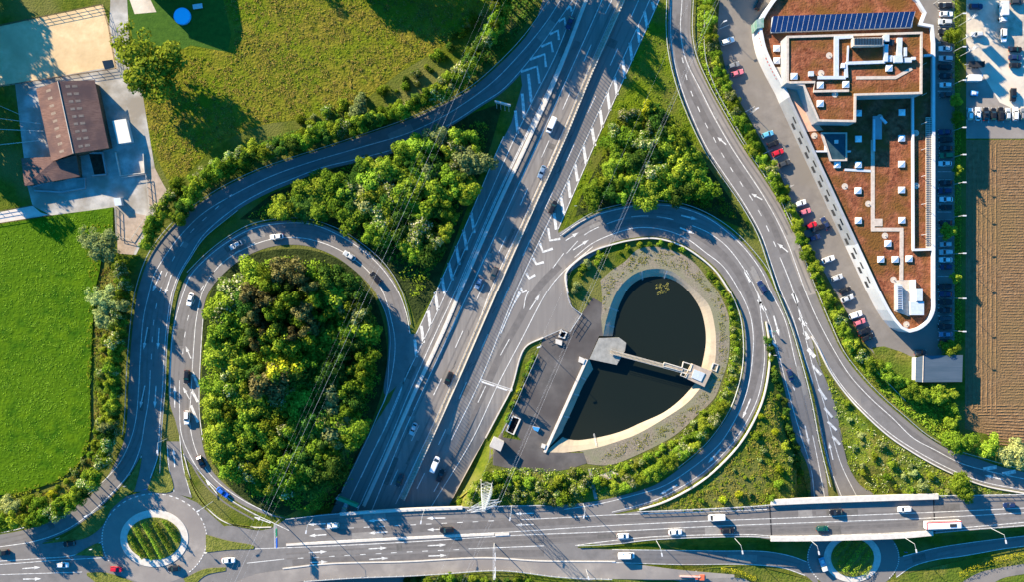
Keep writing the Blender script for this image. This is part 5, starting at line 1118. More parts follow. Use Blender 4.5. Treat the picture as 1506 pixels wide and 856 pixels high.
hbox([(1284, 170), (1297, 170), (1297, 204), (1283, 204)], ZR, .5, m_wgrey, 'duct'); rstrip('duct', [(1285, 175), (1285, 222)], .7, ZR + .6, m_hvac, .5); rstrip('duct', [(1294, 172), (1303, 181)], .8, ZR + .1, m_hvac, .7)
# green glazed recess in the white front
mb = MB(); q = [Z(1109, 46, 6), Z(1111, 30, 9), Z(1123, 25, 9.9), Z(1123, 40, 9.9)]
mb.prism([bl(a) for a in q][::-1], 3, ZP + .35); mb.build('entrance_bay', mat('green_glass', (.08, .22, .16), (.30, .36, .34), scale=.5, rough=.3), BX)
# solar array: tilted panels on a frame
SA = empty('solar_array', (0, 0, 0)); SA.parent = BX
p00, p10, p11, p01 = [bl(Z(a, b, ZR + 2.2)) for a, b in ((1137, 23.5), (1345.5, 16.5), (1343, 38.5), (1136, 46))]
N = 27
fr_ = MB(); fr_.prism([p01, p11, p10, p00], ZR + .1, ZR + 1.4); fr_.build('array_frame', m_hvac, SA)
for i in range(N):
    L = lambda a, b, t: (a[0] + (b[0] - a[0]) * t, a[1] + (b[1] - a[1]) * t)
    t0, t1 = (i + .01) / N, (i + .99) / N; a, b = L(p00, p10, t0), L(p00, p10, t1); c, d = L(p01, p11, t1 - .012), L(p01, p11, t0 - .012)
    mb = MB(); mb.quad((*a, ZR + 2.5), (*d, ZR + 1.7), (*c, ZR + 1.7), (*b, ZR + 2.5)); mb.quad((*a, ZR + 2.42), (*b, ZR + 2.42), (*c, ZR + 1.62), (*d, ZR + 1.62)); mb.quad((*a, ZR + 2.42), (*a, ZR + 2.5), (*b, ZR + 2.5), (*b, ZR + 2.42)); mb.quad((*d, ZR + 1.7), (*d, ZR + 1.62), (*c, ZR + 1.62), (*c, ZR + 1.7))
    o = mb.build('solar_panel', m_pv, SA)
    t0, t1 = (i - .06) / N, (i + .06) / N
mb = MB()
for i in range(N + 1):
    L = lambda a, b, t: (a[0] + (b[0] - a[0]) * t, a[1] + (b[1] - a[1]) * t)
    a = L(p00, p10, i / N); c = L(p01, p11, i / N - .012); mb.tube((*a, ZR + 2.5), (*c, ZR + 1.7), .055, n=4)
mb.build('mullion_row', m_wwhite, SA)

# ------------------------------------------------------------------ shed, farm
def gable(name, label, cat, L0, L1, R0, R1, M0, M1, ze, zr, wallm, roofm, patches=()):
    """eave corners L0 L1 (left), R0 R1 (right), ridge M0 M1 in photo pixels"""
    l0, l1, r0, r1 = [(*Z(*p, ze), ze) for p in (L0, L1, R0, R1)]; m0, m1_ = [(*Z(*p, zr), zr) for p in (M0, M1)]
    c = tuple(sum(p[k] for p in (l0, l1, r0, r1)) / 4 for k in (0, 1)); root = empty(name, (c[0], c[1], 0), 0, label, cat)
    sb = lambda p: (p[0] - c[0], p[1] - c[1], p[2])
    l0, l1, r0, r1, m0, m1_ = map(sb, (l0, l1, r0, r1, m0, m1_)); mb = MB()
    sc_ = lambda p: (p[0] * .94, p[1] * .94)
    q = [sc_(l0), sc_(l1), sc_(r1), sc_(r0)]; k = [(p[0], p[1]) for p in q]
    mb.quad((*k[0], 0), (*k[0], ze - .2), (*k[1], ze - .2), (*k[1], 0)); mb.quad((*k[3], 0), (*k[3], ze - .2), (*k[2], ze - .2), (*k[2], 0))
    for a, b, m_ in ((k[0], k[3], m0), (k[1], k[2], m1_)): mb.poly([(*a, 0), (*b, 0), (*b, ze - .2), (m_[0] * .94, m_[1] * .94, zr - .25), (*a, ze - .2)])
    mb.build('wall', wallm, root)
    dn = lambda p: (p[0], p[1], p[2] - .18)
    for a, b, c_, d in ((l0, l1, m1_, m0), (m0, m1_, r1, r0)):
        mb = MB(); mb.quad(a, b, c_, d); mb.quad(dn(d), dn(c_), dn(b), dn(a))
        for e, f in ((a, b), (b, c_), (c_, d), (d, a)): mb.quad(e, dn(e), dn(f), f)
        mb.build('roof', roofm, root)
    up = lambda p: (p[0], p[1], p[2] + .05)
    mb = MB(); mb.tube(up(m0), up(m1_), .16, n=5); mb.build('ridge_cap', m_walk, root)
    return root, (l0, l1, r0, r1, m0, m1_)
m_rbrown = mat('fibre_cement_roof', (.13, .075, .062), (.21, .125, .10), scale=.5, stretch=((1, 6, 1), 10), bump=.05, bscale=2.5, c3=(.11, .07, .065), scale3=.15)
m_wood_ = mat('barn_wood', (.09, .06, .04), (.16, .11, .07), scale=1.5)
barn, (l0, l1, r0, r1, m0, m1_) = gable('barn', 'long brown roofed barn in the shaded farm yard', 'barn', (53, 130), (76, 237), (139, 117), (160, 217), (85, 119), (108, 225), 5.0, 8.0, m_wood_, m_rbrown)
m_lp = mat('roof_light', (.19, .145, .115), (.27, .215, .175), scale=1.2)
lr = random.Random(8)
for side, A_, B_, C_, D_ in ((0, l0, l1, m1_, m0), (1, m0, m1_, r1, r0)):
    for i in range(9):
        t = .06 + i * .105; mb = MB()
        for (f0, f1) in (((.42, .62),) if side == 0 else ((.18, .30), (.36, .50))):
            def pt(t_, f): return tuple((A_[k] + (B_[k] - A_[k]) * t_) * (1 - f) + (D_[k] + (C_[k] - D_[k]) * t_) * f + (.03 if k == 2 else 0) for k in range(3))
            mb.quad(pt(t, f0), pt(t + .035, f0), pt(t + .035, f1), pt(t, f1))
        mb.build('roof_light', m_lp, barn)
def lean(name, label, cat, pts, zs, wallm, roofm):
    r = [(*Z(a, b, z), z) for (a, b), z in zip(pts, zs)]; c = (sum(p[0] for p in r) / len(r), sum(p[1] for p in r) / len(r)); root = empty(name, (c[0], c[1], 0), 0, label, cat)
    r = [(p[0] - c[0], p[1] - c[1], p[2]) for p in r]
    mb = MB(); mb.poly(r); mb.poly([(p[0], p[1], p[2] - .2) for p in r][::-1])
    for i in range(len(r)): a, b = r[i], r[(i + 1) % len(r)]; mb.quad((a[0], a[1], a[2] - .2), (b[0], b[1], b[2] - .2), b, a)
    mb.build('roof', roofm, root); mb = MB()
    for i in range(len(r)):
        a, b = [(p[0] * .95, p[1] * .95, p[2] - .2) for p in (r[i], r[(i + 1) % len(r)])]; mb.quad((a[0], a[1], 0), (b[0], b[1], 0), b, a)
    mb.build('wall', wallm, root); return root
lean('farm_annex', 'low brown roofed annex joined to the lower end of the barn', 'annex', [(31, 232), (36, 273), (117, 259), (112, 227), (109, 228), (78, 237), (74, 230)], [3.0, 3.2, 3.2, 4.2, 4.2, 4.2, 4.0], m_wood_, m_rbrown)
lean('site_container', 'cream flat roofed container right of the barn', 'container', [(165, 177), (173, 211), (193, 208), (185, 174)], [3, 3, 3, 3], m_wwhite, mat('cream_roof', (.62, .58, .50), (.70, .66, .58), scale=.4))
m_shed = mat('shed_roof', (.055, .085, .115), (.08, .11, .145), scale=.3, stretch=((.3, 4, 1), 0), rough=.5)
gable('shed', 'blue grey metal roofed shed below the car column', 'shed', (1347, 527), (1346.5, 562), (1416, 523), (1415, 562.5), (1358, 524), (1357, 563), 4.4, 5.0, m_wwhite, m_shed)
lean('farm_annex', 'small silver roofed box at the lower end of the farm yard', 'hut', [(167, 291), (169, 302), (179, 301), (177, 290)], [2.2] * 4, m_wwhite, m_hvac)
# manure pit, silage walls, horse walker frames in the yard
mb = MB()
for a, b in (((129, 225), (152, 224)), ((152, 224), (158, 256)), ((158, 256), (137, 258))): bar3(mb, path3([a, b], .03), .35, -.1, 1.2)
tag(mb.build('pit_wall', conc_blue), 'low concrete walls round the dark manure pit below the barn', 'wall')
sheet('manure_heap', [(131, 226), (151, 226), (156, 255), (139, 257)], mat('manure', (.035, .025, .018), (.08, .055, .035), scale=1, bump=.3), .06)
mb = MB(); bar3(mb, path3([(171, 224), (178, 258), (214, 254), (212, 226)], .03, sm=False), .25, -.1, 1.1); tag(mb.build('paddock_wall', m_para), 'pale wall round the shaded paddock at the right of the yard', 'wall')
mb = MB(); bar3(mb, path3([(50, 274), (90, 263), (126, 262), (126, 276), (92, 282), (52, 280)], .03, sm=False), .5, -.1, .9); tag(mb.build('silage_wall', conc_blue), 'low silage wall below the farm annex', 'wall')
for pts, lb in (([(0, 38), (151, 7), (161, 38), (172, 100)], 'wooden rail fence round the top and right of the sand arena'), ([(172, 101), (100, 112), (0, 127)], 'wooden rail fence along the lower edge of the sand arena')):
    rail('rail_fence', pts, lb, 'fence', h=1.5, beam=.08, nb=3, post=3.4, m=m_wood_, sm=False)
rail('rail_fence', [(48, 302), (0, 310), (-40, 317)], 'fence along the upper side of the farm path', 'fence', h=1.2, beam=.12, nb=2, post=3, m=m_wood_, sm=False)
rail('rail_fence', [(75, 316), (0, 328), (-40, 334)], 'fence along the lower side of the farm path', 'fence', h=1.2, beam=.12, nb=2, post=3, m=m_wood_, sm=False)
rail('rail_fence', [(171, 304), (173, 347), (194, 352), (222, 309), (216, 256), (181, 261)], 'white rail fence round the paved pen below the yard', 'fence', h=1.4, beam=.18, nb=2, post=3, m=m_para, sm=False)
lean('shade_mat', 'square dark rubber mat lying in the arena corner', 'mat', [(150, 89), (154, 101), (168, 98), (165, 87)], [.12] * 4, m_win, m_win)
for i, (a, b) in enumerate((((0, 155), (30, 168)), ((0, 174), (62, 182)), ((0, 190), (66, 193)), ((0, 213), (66, 206)))):
    rail('rail_fence', [a, b], ('first', 'second', 'third', 'lowest')[i] + ' of the four paddock rails left of the barn', 'fence', h=1.3, beam=.12, nb=2, post=3.2, m=m_para, sm=False)
root = empty('round_pool', P(269, 24, .03), 0, 'bright blue round garden pool on the shaded lawn', 'pool')
mb = MB(); mb.prism([(3.0 * math.cos(t * math.pi / 16), 3.0 * math.sin(t * math.pi / 16)) for t in range(32)], 0, .9); mb.build('tub', mat('pool_liner', (.10, .48, .85), rough=.4), root)
mb = MB(); mb.prism([(2.7 * math.cos(t * math.pi / 16), 2.7 * math.sin(t * math.pi / 16)) for t in range(32)], .85, .93); mb.build('water', mat('pool_water', (.05, .62, .98), rough=.15), root)
# house beyond the top edge; its shadow falls over the lawn
gable('house', 'house beyond the top edge whose shadow covers the lawn', 'house', (178, -92), (186, -34), (258, -98), (268, -38), (216, -97), (226, -38), 9.5, 12.5, m_wwhite, m_rbrown)
lean('garden_bench', 'pale slatted garden table beside the round pool', 'table', [(283, 6), (284, 13), (298, 11), (297, 4)], [.8] * 4, m_wood_, m_wwhite)

# ------------------------------------------------------------------ pond structures
mb = MB(); mb.prism([Z(a, b, .3) for a, b in ((881, 498), (911, 497.5), (921, 505), (919, 517), (907, 537.5), (867, 529))][::-1], -3.2, .3)
tag(mb.build('sluice_platform', mat('sluice_concrete', (.22, .215, .20), (.32, .31, .285), scale=.5)), 'grey concrete sluice platform between forecourt and footbridge', 'platform')
root = empty('footbridge', P(897, 518, .3), 0, 'narrow concrete footbridge crossing the pond to the intake tower', 'footbridge'); inv = Vector(root.location)
def lb_(p): return tuple(Vector(p) - inv)
a, b = P(898, 518, 0, 1.2), P(1010, 548, 0, 1.2); mb = MB(); bar3(mb, [lb_(a), lb_(b)], 1.5, -.35, 0.02); mb.build('deck', m_bank, root)
mb = MB()
for s_ in (-.68, .68):
    q = [lb_(p) for p in offset_path([a, b], s_)]
    for z in (.5, 1.0): mb.tube((q[0][0], q[0][1], q[0][2] + z), (q[1][0], q[1][1], q[1][2] + z), .04, n=4)
    for p in resample(q, 2.2): mb.tube(p, (p[0], p[1], p[2] + 1.0), .04, n=4)
mb.build('railing', metal, root)
root = empty('intake_tower', P(1028, 552, 0), 0, 'square intake tower with hatches at the right end of the footbridge', 'tower'); inv = Vector(root.location)
q = [(1019, 536), (1047, 547), (1036, 570), (1008, 557)]; mb = MB(); mb.prism([(Z(*p, 1.3)[0] - inv.x, Z(*p, 1.3)[1] - inv.y) for p in q][::-1], -3, 1.3); mb.build('platform', mat('tower_concrete', (.34, .27, .21), (.44, .36, .29), scale=1.2), root)
q = [(1021, 544), (1037, 550), (1031, 562), (1017, 556)]; mb = MB(); mb.prism([(Z(*p, 1.6)[0] - inv.x, Z(*p, 1.6)[1] - inv.y) for p in q][::-1], 1.3, 1.6); mb.build('hatch', m_hvac, root)
mb = MB()
for q in ([(1005, 533), (1018, 537), (1015, 546), (1003, 542)], [(1003, 548), (1011, 551), (1009, 556), (1001, 553)], [(977, 534), (1004, 542), (1003, 547), (975, 539)]):
    w3 = [lb_(P(*p, 0, 1.25)) for p in q] ; w3.append(w3[0]); bar3(mb, w3, .3, -.5, .25)
mb.build('frame', m_para, root)
root = empty('concrete_frame', P(1051, 541, .05), 0, 'small white rectangular concrete frame right of the intake tower', 'frame'); inv = Vector(root.location); mb = MB()
w3 = [lb_(P(*p, .05)) for p in ((1049, 535), (1056, 537), (1053, 547), (1046, 544))]; w3.append(w3[0]); bar3(mb, w3, .35, -.1, .35); mb.build('kerb', m_para, root)
def pit(name, q, label, h=.5, wd=.55, dark=True):
    root = empty(name, P(*q[0], .05), 0, label, 'shaft'); inv = Vector(root.location); mb = MB(); w3 = [lb2(P(*p, .05), inv) for p in q]; w3.append(w3[0]); bar3(mb, w3, wd, -.1, h); mb.build('rim', m_para, root)
    mb = MB(); mb.poly([(p[0], p[1], p[2] + .06) for p in w3[:4]][::-1]); mb.build('shaft_shade', mat('shaft_shade_black', (.006, .006, .008)), root)  # flat black face inside the rim paints the shaft's dark depth
def lb2(p, inv): return tuple(Vector(p) - inv)
pit('open_shaft', [(754, 612.5), (765, 617), (755, 639.5), (745, 634.5)], 'open rectangular shaft with white rim at the left of the forecourt')
pit('open_shaft', [(825, 487), (833.5, 490), (830, 498), (822, 496)], 'small open shaft with white rim by the forecourt gate')
for q, lb in (([(852, 525), (861, 529), (858, 536), (850.5, 533)], 'small pale cabinet at the upper end of the pond wall'), ([(797, 653), (803, 655), (801, 661), (795.5, 659)], 'small pale cover at the lower end of the pond wall'), ([(817, 499), (827, 502), (826, 509), (817, 506)], 'white lid beside the small shaft near the gate')):
    lean('cabinet', lb, 'cabinet', q, [.8] * 4, m_para, m_para)
lean('pump_house', 'small flat roofed concrete hut at the lower left of the forecourt', 'hut', [(726, 644), (741.5, 651.5), (736, 665), (719.5, 657)], [3.6] * 4, m_para, mat('hut_roof', (.40, .36, .33), (.48, .44, .40), scale=.6))
lean('solar_trailer', 'small blue panel on a stand in the shadow on the forecourt', 'panel', [(783, 628), (794, 630), (791, 636), (785, 633)], [1.0] * 4, m_para, mat('blue_panel', (.05, .25, .55), rough=.3))
for i, (a, b) in enumerate((((855, 556), (862, 560)), ((844, 580), (852, 583)), ((830, 613), (838, 615.5)), ((896, 453), (910, 458)), ((890, 478), (904, 482)), ((913.5, 417), (922, 427)), ((944, 399), (946, 411)), ((981, 398), (978, 409)), ((931, 641), (939, 655)), ((874, 639), (877, 656)))):
    A_, B_ = P(*a, .12), P(*b, .12); mb = MB()
    A_ = (A_[0], A_[1], .12); B_ = (B_[0], B_[1], -1.6 if i not in (8, 9) else .1)
    if i in (8, 9): A_ = (A_[0], A_[1], -1.9)
    for d in (-.16, .16):
        q = offset_path([A_, B_], d); mb.tube((q[0][0], q[0][1], A_[2] + .1), (q[1][0], q[1][1], B_[2] + .1), .05, n=4)
    for k in range(7):
        t = k / 6; q0, q1 = offset_path([A_, B_], -.16), offset_path([A_, B_], .16); mb.tube(tuple(q0[0][j] + (q0[1][j] - q0[0][j]) * t + (.1 if j == 2 else 0) for j in range(3)), tuple(q1[0][j] + (q1[1][j] - q1[0][j]) * t + (.1 if j == 2 else 0) for j in range(3)), .035, n=4)
    tag(mb.build('bank_ladder', m_wwhite), 'thin white ladder lying down the pond bank', 'ladder', 'ladders round the pond')

# ------------------------------------------------------------------ lamps, signs, gantries, pylon, wires
def lamp(px, py, h, ax, ay, label, flat=None, group='street lamps', base_z=0.0, arm=2.0):
    p = P(px, py, base_z, flat); root = empty('street_lamp', p, 0, label, 'lamp', group); mb = MB(); mb.tube((0, 0, 0), (0, 0, h), .11, .07, 8); mb.build('pole', metal, root)
    d = Vector((ax, -ay, 0)).normalized() * arm; mb = MB(); mb.tube((0, 0, h), (d.x, d.y, h + .3), .06, .05, 6); mb.build('arm', metal, root)
    mb = MB(); mb.box((d.x * 1.2, d.y * 1.2, h + .3), (1.2, .45, .2), math.atan2(d.y, d.x)); mb.build('lamp_head', m_wwhite, root)
    return root
for x, y, lb in ((965, 795.5, 'leftmost'), (1080, 792, 'second'), (1189, 793, 'third'), (1328, 790, 'fourth'), (1456, 777, 'rightmost')): lamp(x, y, 9.5, .2, 1, lb + ' street lamp leaning over the lower bridge edge, from the left', flat=0, base_z=.05)
for x, y, lb in ((461, 763, 'leftmost'), (625, 749, 'second'), (752, 744.5, 'third'), (857.5, 741, 'rightmost')): lamp(x, y, 9.5, -.2, 1, lb + ' of four street lamps on the upper bridge edge', flat=0, base_z=.05)
lamp(795, 508, 8.5, -1, .3, 'street lamp at the left edge of the dark forecourt', arm=.8)
lamp(862, 838, 7, .3, 1, 'street lamp in the grass under the lower slip road', arm=.8)
lamp(155, 745, 9, -1, .5, 'tall street lamp on the crescent island left of the roundabout', arm=2.5)
lamp(246, 646, 9, 0, 1, 'tall street lamp on the tip of the triangular island', arm=2.5)
lamp(313, 738, 9, -1, .6, 'street lamp on the dry island near the roundabout', arm=2)
for i, y in enumerate((29, 77, 125, 193, 232, 272, 320, 374, 440, 488)): lamp(1401, y - 1, 7.0, 1, 0, ('top', 'second', 'third', 'fourth', 'fifth', 'sixth', 'seventh', 'eighth', 'ninth', 'lowest')[i] + ' pole of the lamp row right of the car column', arm=.6)
for x, y, lb in ((1058, 39, 'at the first white car of the diagonal parking'), (1104, 165, 'by the diagonal parking near the light blue car')): lamp(x, y, 6, 1, -.4, 'small street lamp ' + lb, arm=.6)
lamp(1373, 5, 7, 1, -1, 'street lamp beside the top right corner of the orange roofed building', arm=.6)
for i, (x, y) in enumerate(((1409, 38), (1406, 63), (1410, 83))):
    root = empty('banner_flag', P(x, y, 0), 0, ('top', 'middle', 'lowest')[i] + ' of three white flags beside the gravel lot', 'flag', 'white flags'); mb = MB(); mb.tube((0, 0, 0), (0, 0, 8), .07, .05); mb.build('pole', metal, root)
    mb = MB()
    for k in range(8):
        a = (k * .42, k * .2 + .15 * math.sin(k * 1.3)); b = ((k + 1) * .42, (k + 1) * .2 + .15 * math.sin((k + 1) * 1.3)); mb.quad((*a, 4.4), (*b, 4.2), (*b, 7.4), (*a, 7.8)); 
        mb.quad((a[0], a[1] + .03, 7.8), (b[0], b[1] + .03, 7.4), (b[0], b[1] + 1.1, 6.4), (a[0], a[1] + 1.1, 6.9))
    mb.build('cloth', m_wwhite, root)
m_green = mat('sign_green', (.02, .25, .12), rough=.5); m_blue = mat('sign_blue', (.02, .12, .50), rough=.5)
def gantry(name, a, b, h, label, panels, both=True, flat=None, off=.05, depth=.35):
    A_, B_ = P(*a, off, flat), P(*b, off, flat); z = max(A_[2], B_[2]) + h; root = empty(name, A_, 0, label, 'gantry'); inv = Vector(A_); A0, B0 = Vector((0, 0, 0)), Vector(B_) - inv; zz = z - inv.z
    mb = MB(); mb.tube((0, 0, -.2), (0, 0, zz), .16, .13, 8)
    if both: mb.tube(tuple(B0), (B0.x, B0.y, zz), .16, .13, 8)
    mb.build('post', metal, root); d = B0 - A0; d.z = 0; L = d.length; d.normalize(); n_ = Vector((-d.y, d.x, 0)); mb = MB()
    for s_ in (-.3, .3):
        for dz in (0, -.7): mb.tube(tuple(n_ * s_ + Vector((0, 0, zz + dz))), tuple(d * L + n_ * s_ + Vector((0, 0, zz + dz))), .06, n=4)
    k = 0; t = 0
    while t < L:
        s_ = -.3 if k % 2 else .3; mb.tube(tuple(d * t + n_ * s_ + Vector((0, 0, zz))), tuple(d * min(L, t + .9) - n_ * s_ + Vector((0, 0, zz))), .04, n=4); mb.tube(tuple(d * t + n_ * .3 + Vector((0, 0, zz))), tuple(d * min(L, t + .9) + n_ * .3 + Vector((0, 0, zz - .7))), .04, n=4); t += .9; k += 1
    mb.build('truss', m_wwhite, root); ang = math.atan2(d.y, d.x)
    for f0, f1, ph, m_, tilt in panels:
        c = d * L * (f0 + f1) / 2 + n_ * .45; mb = MB(); mb.box((c.x, c.y, zz - .3), (L * (f1 - f0), tilt, ph), ang); mb.build('sign_panel', m_, root)
    return root
gantry('sign_gantry', (753, 572), (708, 557), 7.0, 'white sign gantry reaching over the right motorway lanes, throwing a long shadow', [(.15, .45, 2.2, m_wwhite, .3), (.55, .95, 2.2, m_wwhite, .3)], both=False)
gantry('sign_gantry', (499, 728), (531, 741), 6.2, 'green sign gantry over the shaded side lane above the bridge', [(.1, .95, 2.6, m_green, 1.1)])
gantry('sign_gantry', (411, 765), (412, 800), 6.5, 'green and blue direction sign arm over the bridge road at left', [(.2, .5, 1.2, m_green, .35), (.58, .98, 1.2, m_blue, .35)], both=False, flat=0)
gantry('sign_gantry', (727, 800), (727, 845), 6.5, 'thin white sign arm over the lower bridge lanes', [(.15, .4, 1.0, m_wwhite, .25), (.6, .95, 1.0, m_wwhite, .25)], both=True, flat=0)
root = empty('direction_sign', P(740, 156, .03), 0, 'large direction sign on four legs in the shaded gore grass', 'sign'); A_, B_ = Vector(P(728, 151, .03)) - root.location, Vector(P(751, 157, .03)) - root.location
mb = MB(); bar3(mb, [tuple(A_ + Vector((0, 0, 1.2))), tuple(B_ + Vector((0, 0, 1.2)))], .3, 0, 3.2); mb.build('sign_board', m_wwhite, root)
for k in range(4):
    q = A_.lerp(B_, .1 + k * .26); mb = MB(); mb.tube((q.x, q.y, 0), (q.x, q.y, 1.4), .08); mb.tube((q.x + .1, q.y - 1.8, 0), (q.x, q.y, 3.6), .07); mb.build('leg', metal, root)
def small_sign(x, y, m_, label, h=2.2, flat=None, w=.9):
    root = empty('road_sign', P(x, y, .05, flat), 0, label, 'sign'); mb = MB(); mb.tube((0, 0, 0), (0, 0, h), .05); mb.build('pole', metal, root); mb = MB(); mb.box((0, .06, h - .3), (w, .08, w)); mb.build('sign_plate', m_, root)
for x, y, m_, lb in ((846, 303, m_wwhite, 'small road sign in the grass at the tip of the rounded wood'), (1137, 488, m_green, 'upper small sign in the grass between pond loop and branch road'), (1138, 523, m_wwhite, 'lower small sign in the grass between pond loop and branch road'), (137, 807, m_wwhite, 'white sign on the small splitter island'), (88, 791, m_wwhite, 'small sign at the sharp left tip of the crescent island'), (186, 715, m_wwhite, 'small sign on the upper crescent island'), (192, 698, m_wwhite, 'topmost sign of the crescent island'), (217, 719, m_blue, 'blue sign at the lower left corner of the triangular island'), (1247, 657, m_wwhite, 'small sign on the verge left of the right slip road'), (1329, 811, m_blue, 'blue sign right of the roundabout beneath the bridge'), (718, 233, m_wwhite, 'small sign in the dark grass left of the motorway'), (305, 812, m_wwhite, 'sign at the left tip of the small wedge island')):
    small_sign(x, y, m_, lb)
# lattice pylon
PZ = 36.0
root = empty('power_pylon', P(716, 716, 0), 0, 'tall steel lattice pylon standing beside the bridge', 'pylon'); mb = MB()
def leg_at(z): f = 1 - z / (PZ * 1.08); return 1.9 * f + .2
lv = [0, 5, 9.5, 13.5, 17, 20, 23, 25.5, 28, 30.2, 32.4, 34.4, PZ]
cn = lambda z: [Vector((sx * leg_at(z), sy * leg_at(z), z)) for sx, sy in ((-1, -1), (1, -1), (1, 1), (-1, 1))]
for z0, z1 in zip(lv, lv[1:]):
    a, b = cn(z0), cn(z1)
    for k in range(4):
        j = (k + 1) % 4; mb.tube(a[k], b[k], .10, n=4); mb.tube(a[k], b[j], .045, n=4); mb.tube(a[j], b[k], .045, n=4); mb.tube(b[k], b[j], .05, n=4)
mb.build('lattice_mast', metal, root)
dirw = Vector((1, .28, 0)).normalized()
tips = []
for z, ln in ((26.5, 4.6), (30.2, 5.6), (34.0, 4.2)):
    mb = MB()
    for s_ in (-1, 1):
        tip = dirw * ln * s_ + Vector((0, 0, z)); tips.append(tip + Vector((0, 0, -1.2)))
        for cx_, cy_ in ((-1, -1), (1, -1), (1, 1), (-1, 1)):
            q = Vector((cx_ * leg_at(z), cy_ * leg_at(z), z + (.9 if cx_ * cy_ > 0 else 0))); mb.tube(q, tip, .07, n=4)
        mb.tube(tip, tip + Vector((0, 0, -1.2)), .09, n=5)
    mb.build('crossarm', metal, root)
mb = MB()
for q in cn(0): mb.box((q.x, q.y, .2), (.8, .8, .6))
mb.build('footing', m_para, root)
m_wire = mat('wire', (.75, .75, .75), rough=.4, metal=.2)
base = Vector(root.location); A_ = Vector(P(1050, -30, 0, 30)); dv = Vector(P(1050, -30, 0, 30)) - (base + Vector((0, 0, 31)))
def wire(a, b, sag, r, label, group):
    mb = MB(); a, b = Vector(a), Vector(b); pr = a
    for i in range(1, 31):
        t = i / 30; q = a.lerp(b, t) - Vector((0, 0, sag * 4 * t * (1 - t))); mb.tube(pr, q, r, n=4); pr = q
    tag(mb.build('power_cable', m_wire), label, 'cable', group)
for k, t in enumerate(tips[1::2] + tips[2:3]):
    a = base + t; wire(a, a + dv * 1.05, 4.0, .009 if k != 1 else .02, 'thin cable running up from the pylon over the pond loop', 'cables on the pylon')
    wire(a, a - Vector((dv.x, dv.y, 0)) * .9, 4.0, .009, 'thin cable running down past the bridge from the pylon', 'cables past the bridge')
for k, o_ in enumerate((0, -14, -7, 9)):
    wire(P(745 + o_ * 1.2, -30, 0, 30), P(330 + o_, 890, 0, 30), 5.0, .022 if k == 0 else .007, 'faint cable crossing the triangular wood and the loop wood' if k else 'brightest cable crossing the triangular wood and the loop wood', None if k == 0 else 'faint cables over the woods')

